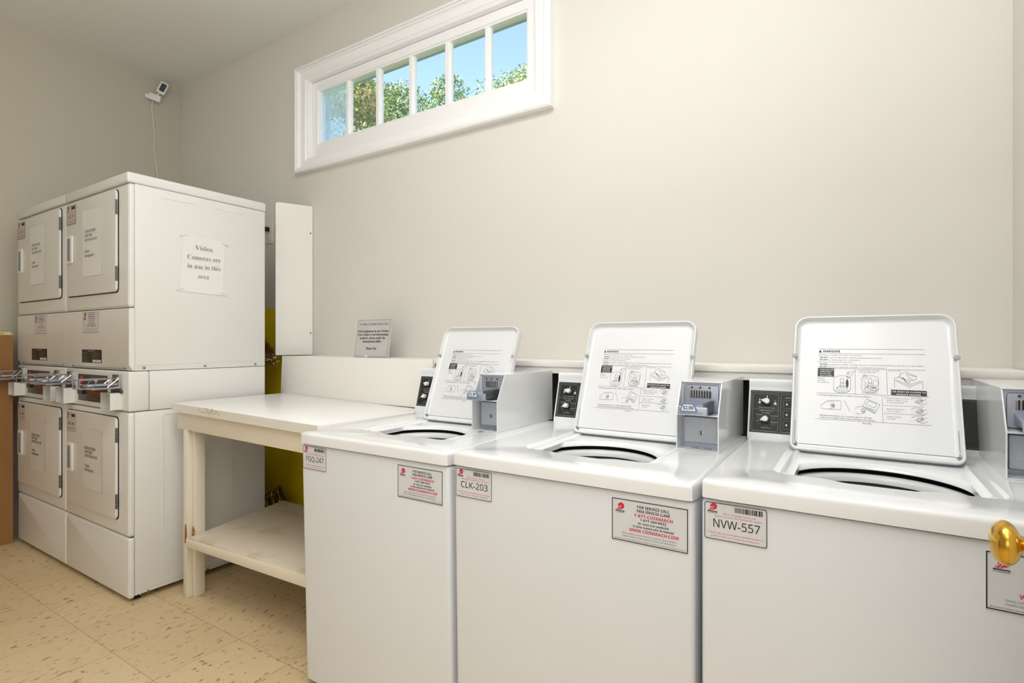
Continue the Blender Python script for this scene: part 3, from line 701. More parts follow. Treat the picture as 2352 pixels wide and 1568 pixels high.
def make_dryer(x0, W, door_r, label, right):
    root = thing('stacked_dryer', (x0+W/2, 1.42, 0), label, 'dryer', 'stacked coin-operated dryers')
    x1 = x0+W; xs = x1-.0015
    # cabinets (side sheets)
    for (z0, z1, ya, nm) in ((1.030, 1.866, 1.1235, 'upper_cabinet'), (.028, .846, 1.1235, 'lower_cabinet')):
        b = MB(); b.box(x0+.0015, xs, ya, DYB, z0, z1, DRYW, .003, 2)
        b.box(x0+.010, x1-.010, ya-.012, ya+.01, z0+.012, z1-.01, GAPSHADE)  # dark backing paints the shade between the front panels
        S = SIDE(xs, 0, 0)
        if right:
            rib = lambda pts, w=.0022, h=.0014: [b.loft([[S.p(ax+ox, ay+oy, -.0005), S.p(ax+ox, ay+oy, h), S.p(ax-ox, ay-oy, h), S.p(ax-ox, ay-oy, -.0005)] for ax, ay in (p, q)], DRYW, True, True)
                    for p, q in zip(pts, pts[1:]) for L in (math.hypot(q[0]-p[0], q[1]-p[1]),) for ox, oy in ((-(q[1]-p[1])/L*w/2, (q[0]-p[0])/L*w/2),)]
            if z0 > 1:
                rib([(1.235,1.827),(1.381,1.828)]); rib([(1.48,1.828),(1.631,1.827)]); rib([(1.136,1.036),(1.136,1.052),(1.142,1.057),(1.735,1.059)])
                for yy, zz in ((1.161,1.043),(1.431,1.042),(1.696,1.041)): b.lathe(S.at(yy, zz), [(.006,0),(.006,.002),(.003,.003),(0,.003)], SCREWM, 10, True, False)
                rib([(1.60+.04*math.cos(a*.4), 1.165+.04*math.sin(a*.4)) for a in range(17)], .0014, .0005)
            else:
                rib([(1.243,.06),(1.239,.815),(1.25,.824),(1.70,.824)]); rib([(1.243,.06),(1.74,.066)]); rib([(1.42,.07),(1.42,.815)], .0016, .0008); rib([(1.565,.07),(1.565,.815)]); rib([(1.146,.024),(1.146,.045),(1.155,.05),(1.735,.052)])
                for yy, zz in ((1.177,.030),(1.444,.034),(1.70,.036)): b.lathe(S.at(yy, zz), [(.006,0),(.006,.002),(.003,.003),(0,.003)], SCREWM, 10, True, False)
        b.build(nm, root)
    b = MB(); b.box(x0, x1, DYF-.006, DYB+.005, 1.868, 1.914, DRYW, .008, 3); b.build('top_cover', root)
    # front panels with a rounded right edge
    P = FRONT(x0, DYF+.021, 0)
    def panel(z0, z1, name, m=DRYW):
        b = MB(); b.slab(P, 0, z0, W, z1, 0, .021, m, .004, .012, 4); return b.build(name, root)
    panel(1.3135, 1.866, 'upper_front_panel')
    b = MB()
    S = SIDE(x0, DYF, 0)
    b.prism(S, [(.022,1.032),(.022,1.311),(.006,1.311),(0,1.305),(0,1.058),(.016,1.032)], 0, W, DRYW)
    b.slab(P, .05, 1.036, W-.05, 1.041, .010, .0125, GREYBUMP)
    for k in (.06, W-.06): b.lathe(FRONT(x0+k, DYF+.010, 1.045), [(.006,-.004),(.006,.002),(0,.002)], DSTEEL, 10, True, False)
    mp = b.build('middle_panel', root)
    panel(.2925, .846, 'lower_front_panel')
    panel(.018, .2895, 'toe_panel')
    for fx in (.05, W-.05):
        f = MB(); f.lathe(TOP(x0+fx, DYF+.05, 0), [(.018,0),(.018,.01),(.008,.012),(.008,.03)], BLACK, 10); f.build('foot', root)
        f = MB(); f.lathe(TOP(x0+fx, DYB-.05, 0), [(.018,0),(.018,.01),(.008,.012),(.008,.03)], BLACK, 10); f.build('foot', root)
    # console
    b = MB(); b.box(x0+.001, x1, DYF, 1.183, .849, 1.028, DRYW, .008, 3); b.box(x0+.001, xs, 1.1845, DYB, .849, 1.028, DRYW, .003, 2)
    P = FRONT(x0, DYF, 0); b.line(P, rrect(.152, .868, W-.13, 1.010, .003), .003, DRYW, .001, True)
    b.slab(P, .02, .856, W-.02, .859, -.001, .002, DRYW)
    con = b.build('coin_console', root)
    b = MB(); b.slab(P, .158, .874, .484, 1.003, -.001, .0012, DISPLAY)
    b.slab(P, .30, .965, .474, .997, .0012, .0018, mat('display_dark_grey', (60,62,62), .3)); b.slab(P, .165, .905, .225, .928, .0012, .008, BLACK, .003)
    b.text(P, 'SPEED QUEEN', .365, .909, .014, REDP, w=.125, al='C', d=.0024, fine=True)
    b.text(P, 'commercial dryer', .345, .885, .008, GREYINK, w=.10, al='C', d=.0024)
    q = P.at(.2, .982, .0014); b.lathe(q, [(.013,0),(.013,.0008)], REDP, 14); b.rect(P, .19, .955, .21, .972, REDP, .0022)
    b.line(P, [(.185,.95),(.225,.95)], .004, WHITEINK, .0024)
    b.build('display_panel', con, 'dark display panel with red lettering', smooth=30)
    # doors
    for z0, z1, up in ((1.387, 1.848, True), (.360, .819, False)):
        xa, xb = .045, door_r
        b = MB(); P = FRONT(x0, DYF, 0)
        b.slab(P, xa-.003, z0-.004, xb+.004, z1+.003, -.002, .002, GAPSHADE, (.006,.022,.022,.006))  # dark plate stands in for the shadow gap around the door
        b.slab(P, xa, z0, xb, z1, .003, .012, DRYW, (.004,.020,.020,.004), .003)
        door = b.build('door', root)
        P = FRONT(x0, DYF-.012, 0)
        b = MB(); zc = z0+(.232 if up else .228); b.slab(P, .060, zc-.070, .126, zc+.070, 0, .006, PLASTIC, .010, .002); b.slab(P, .074, zc-.056, .106, zc+.056, .006, .0064, mat('handle_recess_shade', (132,136,144), .5), .006)  # raised grey plate paints the shade inside the pull
        b.build('handle', door, 'white recessed pull handle')
        for zh in (z0+.082, z1-.079):
            b = MB(); b.slab(P, xb-.003, zh-.033, xb+.003, zh+.033, -.008, .0005, SCREWM, .001)
            for k in range(3): b.tube([P.p(xb+.002, zh-.032+k*.022, -.001), P.p(xb+.002, zh-.013+k*.022, -.001)], .0036, DSTEEL, 8)
            b.build('hinge', door, 'dark metal hinge')
        # machine label: tall silver label on the upper left corner of the door
        b = MB(); L = FRONT(x0+.050, DYF-.0125, z1-.104); w, h = .112, .094
        b.slab(L, 0, 0, w, h, 0, .0008, mat('faded_label', (196,190,182), .5)); border(b, L, .002, .002, w-.002, h-.002, 0, .003 if up else .0015, GREYINK if up else PALEINK, .0014)
        logo(b, L, .006, h*.68, .026)
        b.rect(L, .06, h*.78, w-.008, h*.93, INK, .0012)
        b.text(L, 'When reporting a service call,', w*.5, h*.60, .004, PINKINK, w=w*.8, al='C', d=.0012)
        b.text(L, ('GGC-713' if up else 'DKG-484'), w*.5, h*.34, .016, INK, w=w*.66, al='C', d=.0012, fine=True)
        b.rect(L, .008, h*.19, w-.008, h*.215, PINKINK, .0012); b.rect(L, .008, h*.11, w-.008, h*.135, PINKINK, .0012)
        b.build('id_label', door, 'small silver and red machine label', smooth=0)
        L = FRONT(x0+(.250 if right else .250), DYF-.0122, z0+(.086 if up else .100))
        notice(L, .215, .318 if up else .283, DL, 'taped sheet asking to clean the lint trap', 'notice', PAPER if up else PAPERD, PALEINK if up else GREYINK, par=door)
    # labels on the middle panel
    L = FRONT(x0+(.213 if right else .268), DYF-.0005, 1.204); b = MB(); w, h = .176, .100
    b.slab(L, 0, 0, w, h, 0, .0008, SILVER); border(b, L, .002, .002, w-.002, h-.002, 0, .002, GREYINK, .0012); logo(b, L, .006, h*.62, .034)
    for s, y, hh, m, ww in (('FOR SERVICE CALL', .85, .007, INK, .42), ('PARA SERVICIO LLAME', .75, .007, INK, .42), ('1-877-COINMACH', .64, .008, REDINK, .48), ('1-877-264-6622', .555, .006, REDINK, .34), ('Or visit our website', .45, .006, INK, .38), ('O visite nuestro sitio de Internet', .375, .006, REDINK, .5), ('WWW.COINMACH.COM', .285, .008, REDINK, .6), ('When calling, please have the machine ID available.', .17, .004, GREYINK, .7), ('Cuando llame, por favor reporte el numero', .11, .004, GREYINK, .7)):
        b.text(L, s, w*.56, h*y, hh, m, w=w*ww, al='C', d=.0014)
    b.build('service_label', mp, 'silver service call label', smooth=0)
    L = FRONT(x0+(.201 if right else .226), DYF-.0005, 1.060); b = MB(); w, h = .22, .063
    b.slab(L, 0, 0, w, h, 0, .0008, BROWNL)
    b.text(L, 'INSTRUCTIONS', w*.5, h*.86, .005, WHITEINK, w=w*.36, al='C', d=.0012)
    rnd = random.Random(3)
    for k in range(8):
        if k not in (2,): b.rect(L, .008, h*(.74-k*.1), .008+w*rnd.uniform(.22,.36), h*(.765-k*.1), GREYINK, .0012)
        if k < 5: b.rect(L, w*.53, h*(.74-k*.1), w*rnd.uniform(.78,.95), h*(.765-k*.1), GREYINK, .0012)
    b.rect(L, w*.56, .003, w*.985, .015, WHITEINK, .0014); b.text(L, '220170', w*.77, .006, .006, INK, w=w*.16, al='C', d=.0018)
    b.build('instruction_label', mp, 'dark brown instruction label', smooth=0)
    # coin mechs: badge, sleeve, slide
    for cx, slen in ((.072, .155), (.590 if right else .60, .155)):
        bx = x0+cx; P = FRONT(bx, DYF, 0)
        b = MB(); b.slab(P, -.048, .942, .048, 1.013, 0, .004, STEEL, .002, .001); b.slab(P, -.042, .984, .018, 1.010, .004, .006, OLIVE if right else EMERR, .001)
        b.slab(P, .024, .950, .042, 1.012, .004, .014, CHROME, .002); b.slab(P, -.046, .930, .050, .945, 0, .010, DSTEEL, .002)
        mech = b.build('coin_mechanism', con, 'chrome coin mechanism plate')
        b = MB()
        y1 = DYF-.004; y2 = DYF-slen
        for xx in (-.036, .036):
            for zz in (.958, .996): b.tube([(bx+xx, y1, zz), (bx+xx, y2, zz)], .0022, CHROME, 6)
            b.tube([(bx+xx, y2, .958), (bx+xx, y2, .996)], .0022, CHROME, 6)
            b.tube([(bx+xx, y1-.01, .994), (bx+xx, y1-.05, .960)], .0022, CHROME, 6)
            b.tube([(bx+xx, y2+.065, .994), (bx+xx, y2+.045, .96)], .0018, CHROME, 6)
        for zz in (.958, .996): b.tube([(bx-.036, y2, zz), (bx+.036, y2, zz)], .0022, CHROME, 6)
        b.box(bx-.030, bx+.030, y2+.03, y1, .966, .974, STEEL, .001, 2); b.box(bx-.030, bx+.030, y2+.045, y1, .950, .957, STEEL, .001, 2)
        b.lathe(Pl((bx+.036, (y1+y2)/2-.02, .992), (0,1,0), (0,0,1)), [(.006,-.003),(.006,.005),(0,.005)], CHROME, 10, True, False)
        b.build('coin_slide', con, 'chrome coin slide pushed out')
        b = MB(); ya = DYF-.046; xa, xb = bx-.058, bx+.040; za, zb_ = .857, .932; t = .003
        b.box(xa, xb, ya, DYF, za, za+t, DRYW); b.box(xa, xb, ya, DYF, zb_-t, zb_, DRYW); b.box(xa, xa+t, ya, DYF, za+t, zb_-t, DRYW); b.box(xb-t, xb, ya, DYF, za+t, zb_-t, DRYW)
        b.box(xa+t, xb-t, DYF-.004, DYF, za+t, zb_-t, mat('grey_inner_sleeve', (150,154,160), .5))
        b.lathe(SIDE(xb, DYF-.022, (za+zb_)/2), [(.0015,0),(.0015,.0006)], GREYINK, 8)
        b.build('coin_sleeve', con, 'square white guard sleeve', smooth=0)
    if right:
        # taped notice on the side
        S = SIDE(xs, 0, 0)
        b = MB(); N = 10; rnd = random.Random(4)
        c = [(1.311,1.402),(1.518,1.395),(1.531,1.667),(1.329,1.674)]
        def bl(u, v): return tuple((c[0][k]*(1-u)+c[1][k]*u)*(1-v)+(c[3][k]*(1-u)+c[2][k]*u)*v for k in (0, 1))
        g = [[S.p(*bl(i/N, j/N), .0015+.0018*rnd.random()) for i in range(N+1)] for j in range(N+1)]
        vs = [p for r_ in g for p in r_]; fs = [(j*(N+1)+i, j*(N+1)+i+1, (j+1)*(N+1)+i+1, (j+1)*(N+1)+i) for j in range(N) for i in range(N)]
        b.mesh(vs, fs, PAPER); b.prism(S, [bl(0,0), bl(1,0), bl(1,1), bl(0,1)], 0, .0012, PAPER)
        for (q, rx) in (((1.53,1.655), -.5), ((1.315,1.41), .6), ((1.52,1.40), -.6), ((1.33,1.668), .5)):
            b.prism(S, [(q[0]+.022*math.cos(rx+a)*(.9 if k % 2 else 1), q[1]+.011*math.sin(rx+a)) for k, a in enumerate((.3, 2.8, 3.4, 6.0))], .0030, .0034, TAPE)
        for s, yy, zz, ww in (('Video', 1.4245, 1.608, .083), ('Cameras are', 1.4265, 1.560, .160), ('in use in this', 1.4265, 1.517, .160), ('area', 1.422, 1.470, .052)):
            b.text(S, serif(s), yy, zz, .0225, PRINT, w=ww, al='C', d=.0042, fine=True, thin=.011)
        b.build('notice', root, 'paper notice reading Video Cameras are in use in this area', smooth=60)
    return root
make_dryer(-3.4035, .6965, .597, 'white stacked dryer nearer the folding table, with a video camera notice taped on its side', True)
make_dryer(-4.102, .6965, .650, 'white stacked dryer at the far left beside the tall brown board', False)

# ------------------------------------------------------------------ folding table
t = thing('folding_table', (-2.1, 1.55, 0), 'cream laundry folding table with white laminate top and a lower shelf, between dryers and washers', 'table')
b = MB()
tl = [(-2.647,1.251,.880), (-1.612,1.245,.864), (-1.605,1.850,.853), (-2.693,1.850,.876)]
lo = [(x, y, z-.036) for x, y, z in tl]
b.hexa([V(lo[0]),V(lo[1]),V(lo[2]),V(lo[3]),V(tl[0]),V(tl[1]),V(tl[2]),V(tl[3])], LAMIN, .0015)
tt = b.build('tabletop', t)
b = MB(); n = 24
e0, e1 = V((-2.648,1.2505,.878)), V((-1.612,1.2445,.862))
b.hexa([e0+V((0,-.0015,-.035)), e1+V((0,-.0015,-.035)), e1+V((0,0,-.035)), e0+V((0,0,-.035)), e0+V((0,-.0015,0)), e1+V((0,-.0015,0)), e1, e0], EDGEM)
for k in range(46):   # chipped laminate along the front edge
    x = random.gauss(-2.33, .05); f = (x+2.648)/1.036; z = .876-.016*f-random.random()*.022
    b.slab(FRONT(x, 1.2505-.006*f-.0015, z), 0, 0, random.uniform(.004,.018), random.uniform(.002,.006), 0, .0006, mat('chipped_edge', (205,190,164), .8), .001)
b.build('edge_band', tt, 'chipped dirty laminate edge')
b = MB(); b.hexa([V((-2.634,1.268,.762)),V((-1.612,1.263,.748)),V((-1.612,1.288,.748)),V((-2.634,1.288,.762)),V((-2.634,1.268,.843)),V((-1.612,1.263,.827)),V((-1.612,1.288,.827)),V((-2.634,1.288,.843))], APRON, .0015)
b.hexa([V((-2.634,1.288,.762)),V((-2.612,1.288,.762)),V((-2.655,1.84,.758)),V((-2.677,1.84,.758)),V((-2.634,1.288,.843)),V((-2.612,1.288,.843)),V((-2.655,1.84,.839)),V((-2.677,1.84,.839))], APRON)
b.box(-2.655, -1.612, 1.81, 1.835, .75, .815, APRON)
b.build('apron', t)
def leg(x, y, worn_=False, dx=.058):
    b = MB(); b.box(x, x+dx*.6, y, y+.045, 0, .765, LEGM, .004, 2); b.box(x+dx*.6, x+dx, y+.022, y+.07, 0, .765, LEGM, .004, 2)
    if worn_:
        for (pts, P) in (([(0,.245),(.012,.25),(.02,.29),(.014,.335),(.004,.33)], FRONT(x+dx*.6-.020, y-.0004, 0)), ([(0,.25),(.026,.26),(.028,.30),(.015,.325),(.004,.31)], FRONT(x+dx*.6-.002, y+.0216, 0))):
            b.prism(P, pts, -.001, .0008, RUST)
    return b.build('leg', t, 'chipped cream leg with a rusty brown patch' if worn_ else None)
leg(-2.586, 1.268, True); leg(-1.69, 1.268)
b = MB(); zt_, zb_ = .288, .281
b.hexa([V((-2.512,1.262,zt_-.018)),V((-1.66,1.302,zt_-.018)),V((-1.66,1.83,zt_-.018)),V((-2.66,1.83,zt_-.018)),V((-2.512,1.262,zt_)),V((-1.66,1.302,zt_)),V((-1.66,1.83,zt_)),V((-2.66,1.83,zt_))], SHELFM, .002)
b.hexa([V((-2.528,1.250,.243)),V((-1.66,1.292,.238)),V((-1.66,1.306,.238)),V((-2.528,1.266,.243)),V((-2.528,1.250,.276)),V((-1.66,1.292,.282)),V((-1.66,1.306,.282)),V((-2.528,1.266,.276))], LEGM, .003)
b.build('shelf', t)

b = MB(); b.hexa([V((-2.716,1.851,.862)),V((-1.604,1.853,.858)),V((-1.604,1.872,.858)),V((-2.716,1.870,.862)),V((-2.702,1.851,1.082)),V((-1.604,1.853,1.080)),V((-1.604,1.872,1.080)),V((-2.702,1.870,1.082))], BSPL, .0012)
b.hexa([V((-2.700,1.868,1.064)),V((-1.588,1.870,1.062)),V((-1.588,YB-.002,1.062)),V((-2.700,YB-.002,1.064)),V((-2.700,1.868,1.081)),V((-1.588,1.870,1.079)),V((-1.588,YB-.002,1.079)),V((-2.700,YB-.002,1.081))], BSPL)
b.box(-2.68, -2.66, 1.872, YB-.03, 0, 1.062, BSPL) if False else None
tag(b.build('backsplash'), 'cream laminate backsplash with a ledge standing behind the folding table', 'backsplash')

# side panel screwed to the wall above the backsplash
d = V((.081, .185, 0)).normalized(); A = V((-2.843, 1.908, 0)); Bp = V((-2.760, YB-.004, 0)); nrm = V((-d.y, d.x, 0))*.016
pr = thing('side_panel', (-2.80, 2.0, 1.083), 'tall narrow white laminate board fixed upright to the wall above the backsplash', 'board')
b = MB()
P = Pl(A+V((0,0,1.083)), (Bp-A), (0,0,1))
b.slab(P, 0, 0, (Bp-A).length, .892, -.018, 0, BSPL, (.001,.001,.002,.012), .0)
b.build('board', pr, smooth=0)
b = MB(); b.slab(P, -.0015, .001, .0, .888, -.017, -.001, LAMIN); b.build('edge_strip', pr, smooth=0)
for zz in (.73, .13):
    b = MB(); b.lathe(P.at((Bp-A).length-.012, zz), [(.0045,0),(.0045,.0015),(.002,.0018),(0,.001)], DSTEEL, 12, True, False); b.build('screw', pr, 'dark screw head')

# small sign leaning on the wall ledge
b = MB(); P = Pl((-2.21, 1.932, 1.0825), (1,0,0), (0,.030,.196)); w, h = .243, .197
sg = thing('notice_sign', (-2.09, 1.94, 1.081), 'small silver sign asking to notify the management office, standing on the backsplash', 'sign')
b.slab(P, 0, 0, w, h, -.010, 0, SIGNM, .001); border(b, P, .004, .005, w-.004, h-.005, 0, .0012, GREYINK, .0006)
for s, y, hh, ww, cx in (('To Help Us Better Serve You:', .845, .0115, .86, .5), ('If the equipment in our Clothes', .655, .0120, .92, .5), ('Care Center is not functioning', .565, .0120, .90, .5), ('properly, please notify the', .475, .0120, .76, .5), ('management office.', .385, .0120, .56, .5), ('Thank You', .20, .0125, .32, .49)):
    b.text(P, italic(s) if y > .8 else serif(s), w*cx, h*y, hh, INK if y < .8 else GREYINK, w=w*ww, al='C', d=.0008, fine=True)
b.build('sign_plate', sg, smooth=0)
b = MB(); b.box(-2.125, -2.105, 1.924, 1.940, 1.0825, 1.094, TAPE, .002); b.box(-2.125, -2.105, 1.922, 1.97, 1.0812, 1.0828, TAPE); b.build('clip', sg, 'clear plastic clip')

# ------------------------------------------------------------------ wall things
o = thing('wall_outlet', (-3.198, YB, 1.857), 'almond duplex wall outlet between the dryer and the tall narrow board', 'outlet')
P = FRONT(-3.234, YB, 1.793)
b = MB(); b.slab(P, 0, 0, .073, .128, 0, .006, ALMOND, .004, .003)
b.build('cover_plate', o)
for k in (.036, .092):
    b = MB(); b.slab(P, .022, k-.017, .051, k+.017, .006, .0085, ALMOND, .008)
    b.rect(P, .030, k-.004, .032, k+.006, BLACK, .0088); b.rect(P, .041, k-.004, .043, k+.006, BLACK, .0088); b.lathe(P.at(.0365, k-.010, .0086), [(.0022,0),(.0022,.0003)], BLACK, 8); b.build('socket', o)
b = MB(); b.slab(P, .021, .080, .052, .106, .0092, .034, BLACK, .006, .003); b.tube([P.p(.030,.092,.030), P.p(.0,.088,.05), P.p(-.04,.05,.055), P.p(-.08,-.10,.05), P.p(-.10,-.5,.04)], .0045, BLACK, 8)
tag(b.build('power_plug'), 'black power plug in the upper socket of the wall outlet', 'plug')

# security camera
sc = thing('security_camera', (XL, 1.9, 2.9), 'small white cube security camera on a bracket high in the left corner of the room', 'security camera')
n = V((.86, -.48, -.16)).normalized(); r_ = V((0,0,1)).cross(n).normalized(); u_ = n.cross(r_).normalized()
rot = lambda a: (r_*math.cos(a)+u_*math.sin(a), -r_*math.sin(a)+u_*math.cos(a))
def ctr(P, w, h): return P.at(-w/2, -h/2)
rr, uu = rot(-.42)
P = Pl(V((-4.238, 1.936, 3.000)), rr, uu); Q = ctr(P, .060, .088)
b = MB(); b.slab(Q, .004, 0, .058, .088, -.030, 0, PLASTIC, .012, .004); b.build('body', sc)
b = MB(); b.slab(Q, .016, .018, .048, .076, .0, .0015, BLACK, .006); b.lathe(Q.at(.032, .058, .0015), [(.008,0),(.006,.0015),(0,.002)], mat('lens_glass', (60,60,110), .05), 14, True, False); b.build('lens_window', sc, 'black lens window')
b = MB(); b.tube([P.p(-.004,-.040,-.02), P.p(-.010,-.066,-.02)], .007, PLASTIC, 10); b.build('neck', sc)
rr, uu = rot(-.22)
P = Pl(V((-4.262, 1.893, 2.925)), rr, uu); Q = ctr(P, .075, .048)
b = MB(); b.slab(Q, .002, 0, .076, .046, -.045, .0, PLASTIC, .006, .003); b.slab(Q, -.020, 0, .050, .030, -.042, -.008, PLASTIC, .010, .003); b.build('bracket', sc)
b = MB()
pts = [(-4.285,1.892,2.905),(-4.309,1.897,2.86),(-4.311,1.905,2.78),(-4.310,1.916,2.68),(-4.312,1.914,2.58),(-4.311,1.921,2.48),(-4.309,1.934,2.38),(-4.309,1.930,2.2),(-4.309,1.92,1.9),(-4.309,1.91,1.4),(-4.309,1.90,.9)]
fine = []
for i in range(len(pts)-1):
    for k in range(4): fine.append(V(pts[i]).lerp(V(pts[i+1]), k/4))
b.tube(fine+[V(pts[-1])], .003, PLASTIC, 8); b.build('power_cord', sc, 'thin white cord running down the wall')

# brown board / carton at far left
o = thing('storage_carton', (-4.2, .62, 0), 'tall brown board carton standing in front of the left dryer, cut off by the frame', 'box')
b = MB(); b.box(-4.309, -4.104, .20, 1.080, .0, 1.200, KRAFT, .002); b.build('carton_body', o, smooth=0)
b = MB(); b.box(-4.312, -4.102, .19, 1.081, 1.2005, 1.205, PAPER); b.build('top_flap', o, 'pale top edge', smooth=0)
b = MB(); b.box(-4.30, -4.110, .30, 1.075, 1.2055, 1.219, YELLOW, .002); P = SIDE(-4.1095, .30, 1.2065); b.rect(P, 0, 0, .77, .005, PAPER, .0004)
for k in range(12): b.rect(P, .05+k*.06, .001, .08+k*.06, .004, INK, .0006)
tag(b.build('yardstick_box'), 'flat yellow and white package lying on top of the brown carton', 'package')

# yellow board and tinsel in the gap behind dryer and table
b = MB(); prof = [(-3.62,.01),(-2.74,.01),(-2.74,.80),(-2.78,1.03),(-2.87,1.10),(-2.90,1.25),(-2.96,1.305),(-3.06,1.352),(-3.16,1.378),(-3.30,1.39),(-3.62,1.39)]
b.prism(Pl((0, YB-.022, 0), (1,0,0), (0,0,1)), prof, 0, .012, YELLOW)
b.prism(Pl((0, YB-.034, 0), (1,0,0), (0,0,1)), [(-2.98,.01),(-2.74,.01),(-2.74,.74),(-2.80,.74)], 0, .010, YELLOW)
tag(b.build('yellow_board', smooth=0), 'large yellow board with a rounded corner leaning on the wall behind dryer and table', 'board')
def tinsel(name, path, rad, mats, n, parent=None):
    b = MB(); rnd = random.Random(9); path = [V(p) for p in path]
    b.tube(path, .004, mats[0], 6)
    for i in range(n):
        f = rnd.random()*(len(path)-1); k = int(f); p = path[k].lerp(path[min(k+1, len(path)-1)], f-k)
        d = V((rnd.gauss(0,1), rnd.gauss(0,1), rnd.gauss(0,1))).normalized(); L = rad*rnd.uniform(.5,1); s = d.cross(V((rnd.random(), rnd.random(), rnd.random()))).normalized()*.0022
        q = p+d*L*.5+V((rnd.gauss(0,.004),)*3); e = p+d*L+V((0,0,-.006))
        m = rnd.choice(mats); b.face([p-s, p+s, q+s, q-s], m); b.face([q-s, q+s, e], m)
    return b
b = tinsel('g', [(-3.16,2.012,1.17),(-3.10,2.0,1.13),(-3.04,1.97,1.12),(-2.98,1.97,1.09),(-2.94,1.93,1.08),(-2.87,1.88,1.06),(-2.80,1.86,1.05)], .052, [SILT, GOLDT, GOLDT, COILM], 1500)
tag(b.build('tinsel_garland', smooth=0), 'gold and silver tinsel garland hanging over the yellow board beside the dryer', 'garland')
co = MB(); ax = V((.52, .80, .30)).normalized(); c0 = V((-2.96, 1.825, .165)); PP = Pl(c0, ax.cross(V((0,0,1))), (ax.cross(V((0,0,1)))).cross(ax)*-1)
if PP.N.dot(ax) < 0: PP = Pl(c0, -PP.U, PP.V)
for k in range(14):
    rr_ = .074+.005*math.sin(k*2.1)
    co.tube([PP.p(rr_*math.cos(a*math.pi/9), rr_*math.sin(a*math.pi/9), k*.0135+.006*math.sin(a*.35+k)) for a in range(19)], .0075, GOLDT if k % 3 == 1 else COILM, 6)
co.lathe(PP.at(0, 0, -.01), [(.066,0),(.066,.20)], COILM, 20)
co.lathe(PP.at(0, 0, .188), [(.084,-.004),(.086,.0),(.084,.004),(.06,.006),(0,.006)], BLACK, 24, True, False); co.lathe(PP.at(0, 0, -.016), [(.084,-.004),(.086,.0),(.084,.004),(0,.006)], BLACK, 24, True, False)
co.box(-2.98, -2.86, 1.86, 1.98, 0, .11, BLACK, .004)
tag(co.build('tinsel_spool'), 'dark spool wound with gold tinsel on the floor behind the folding table', 'spool')

# ------------------------------------------------------------------ door standing open against the right wall
b = MB(); b.box(.232, .268, .12, .972, .012, 2.03, TRIM, .002)
for z0, z1 in ((.25,.75),(1.1,1.85)):
    b.slab(Pl((.232, .87, z0), (0,-1,0), (0,0,1)), 0, 0, .62, z1-z0, 0, .004, TRIM, .002, .002)
dr = struct(b.build('door_1'))
b = MB(); P = Pl((.2315, .905, .9075), (0,-1,0), (0,0,1))   # normal points to -x
b.lathe(P, [(.030,0),(.030,.003),(.026,.008),(.015,.011),(.0105,.014),(.0105,.052),(.0108,.056),(.0122,.0585)]+[(max(.0275*math.sin(R(a))**.9, 0), .0735-.0152*math.cos(R(a))) for a in range(32, 177, 6)]+[(0, .0735+.0152)], BRASS, 48, True, False)
b.build('door_knob', dr, 'polished brass round knob', smooth=60)
b = MB(); b.lathe(Pl((.2685, .905, .9065), (0,1,0), (0,0,1)), [(.030,0),(.030,.003),(.015,.011),(.0105,.014),(.0105,.04),(.024,.05),(.0275,.065),(.022,.082),(0,.09)], BRASS, 24, True, False); b.build('door_knob', dr, 'polished brass round knob', smooth=60)
b = MB()
for z in (.25, 1.02, 1.80): b.tube([(.275,.115,z-.045),(.275,.115,z+.045)], .007, BRASS, 8); b.box(.275, XR-.001, .108, .112, z-.045, z+.045, BRASS)
b.build('hinge', dr, 'brass hinges')
b = MB()
b.box(XR-.02, XR-.001, .104, .118, 0, 2.1, TRIM); struct(b.build('trim_3'))

# ------------------------------------------------------------------ outside
b = MB(); b.box(-60, 40, YB+T+.3, 80, -.6, -.5, GRASS); g = b.build('lawn', smooth=0); g['kind'] = 'structure'; g.name = 'ground'
def tree(x, y, ztop, w, h, m, label, n=3200, trunk=True, leaf=.11, seed=1):
    root = thing('tree', (x, y, -.5), label, 'tree', 'trees outside the window'); rnd = random.Random(seed); b = MB()
    blobs = []
    for k in range(15):
        a = rnd.random()*6.283; f = rnd.random(); zz = ztop-h*(.06+.9*f); rad = w*.5*(.35+.65*math.sin(math.pi*min(1, .18+f*.75)))
        q = rnd.uniform(.2,.75)*rad; blobs.append((V((x+q*math.cos(a), y+q*math.sin(a)*.8, zz)), rad*rnd.uniform(.42,.62)))
    blobs.append((V((x, y, ztop-w*.22)), w*.22))
    for i in range(n):
        c, r = rnd.choice(blobs); d = V((rnd.gauss(0,1), rnd.gauss(0,1), rnd.gauss(0,1))).normalized(); p = c+d*r*rnd.uniform(.72,1.08)
        u = V((rnd.gauss(0,1), rnd.gauss(0,1), rnd.gauss(0,1))).normalized(); v = u.cross(d+V((.01,.3,.2))).normalized(); s = leaf*rnd.uniform(.5,1)
        b.face([p-u*s*.5, p+v*s*.28, p+u*s*.5, p-v*s*.28], m)
    b.build('foliage', root, smooth=0)
    b = MB(); b.tube([(x,y,-.5),(x+.1,y,ztop-h*.7),(x,y,ztop-h*.3)], [.22,.16,.06], BARK, 8)
    for k in range(5): c = blobs[k][0]; b.tube([(x+.05,y,ztop-h*.75), c], [.09,.03], BARK, 6)
    b.build('trunk', root)
tree(-11.2, 9.9, 8.15, 2.9, 4.6, LEAF1, 'bushy tree with reddish green autumn leaves seen through the second pane from the left', 14000, leaf=.12, seed=3)
tree(-13.2, 13.2, 9.8, 3.4, 4.8, LEAF2, 'green tree with a pointed top seen through the third window pane', 14000, leaf=.14, seed=5)
tree(-7.75, 9.5, 7.2, 1.9, 4.2, LEAF2, 'narrow green tree seen through the middle of the window', 12000, leaf=.10, seed=8)
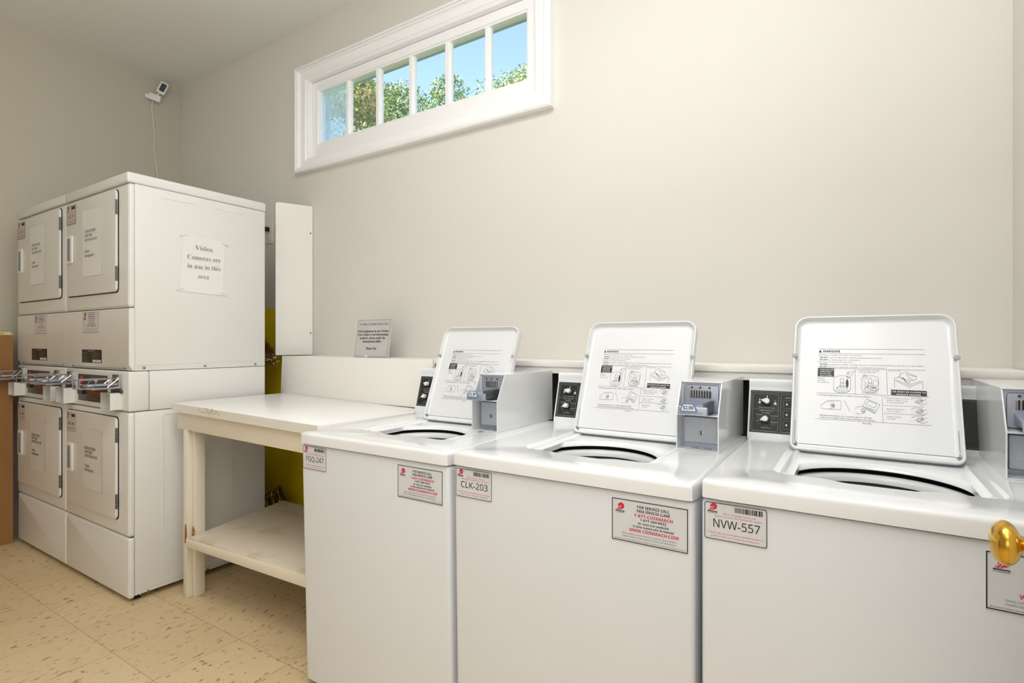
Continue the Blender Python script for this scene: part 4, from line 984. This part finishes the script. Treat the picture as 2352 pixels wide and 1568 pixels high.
tree(-12.5, 19.5, 12.7, 5.4, 5.4, LEAF3, 'pale green tree low in the two right-hand window panes', 14000, leaf=.19, seed=11)
tree(-14.8, 9.0, 8.2, 3.0, 4.6, LEAF2, 'green tree behind the hazy leftmost window pane', 7000, leaf=.18, seed=14)

# ------------------------------------------------------------------ light
def area(name, loc, rot, sx, sy, e, col=(1,1,1)):
    l = bpy.data.lights.new(name, 'AREA'); l.shape = 'RECTANGLE'; l.size = sx; l.size_y = sy; l.energy = e; l.color = col
    o = bpy.data.objects.new(name, l); COL.objects.link(o); o.location = loc; o.rotation_euler = rot; return o
area('ceiling_lamp', (-.7, .55, ZC-.06), (0,0,0), 1.6, .9, 29, (.985,.99,1))
area('rear_fill', (-.6, YF+.05, 1.7), (R(90),0,0), 1.6, 1.4, 8, (.9,.95,1))  # added soft fill behind the camera, no window is built there
area('side_fill', (XR-.03, -.75, 1.35), (0,R(90),0), 1.6, .8, 9, (.97,.985,1))  # added to brighten faces turned right, the wall there is closed
area('uplight_fill', (-.15, -.55, 2.05), (R(180-8),0,0), .6, .6, 50, (.95,.975,1))  # added unseen uplight that brightens the ceiling
sun = bpy.data.lights.new('sun', 'SUN'); sun.energy = 9; sun.angle = .01; sun.color = (1,.95,.86)
so = bpy.data.objects.new('sun', sun); COL.objects.link(so); so.rotation_euler = (R(48), 0, R(-25))

w = bpy.data.worlds.new('sky'); SC.world = w; w.use_nodes = True; nt = w.node_tree
bg = nt.nodes['Background']; sky = nt.nodes.new('ShaderNodeTexSky'); sky.sky_type = 'NISHITA'; sky.sun_disc = False; sky.sun_elevation = R(46); sky.sun_rotation = R(160); sky.air_density = 1.2; sky.dust_density = 1.5; sky.ozone_density = 2
nt.links.new(sky.outputs[0], bg.inputs['Color']); bg.inputs['Strength'].default_value = .42

# ------------------------------------------------------------------ camera
cam = bpy.data.cameras.new('camera'); cam.sensor_width = 36; cam.lens = 36*1239/2352; cam.clip_start = .02; cam.shift_y = 1/2352
co = bpy.data.objects.new('camera', cam); COL.objects.link(co); co.location = (0,0,1.16); co.rotation_euler = (R(90), 0, R(32.5)); SC.camera = co
vs = SC.view_settings; vs.view_transform = 'Standard'; vs.look = 'None'; vs.gamma = 1; vs.use_curve_mapping = False; vs.exposure = -0.04
SC.cycles.max_bounces = 8; SC.cycles.diffuse_bounces = 5; SC.cycles.use_denoising = True; SC.cycles.sample_clamp_indirect = 6; SC.cycles.caustics_reflective = False
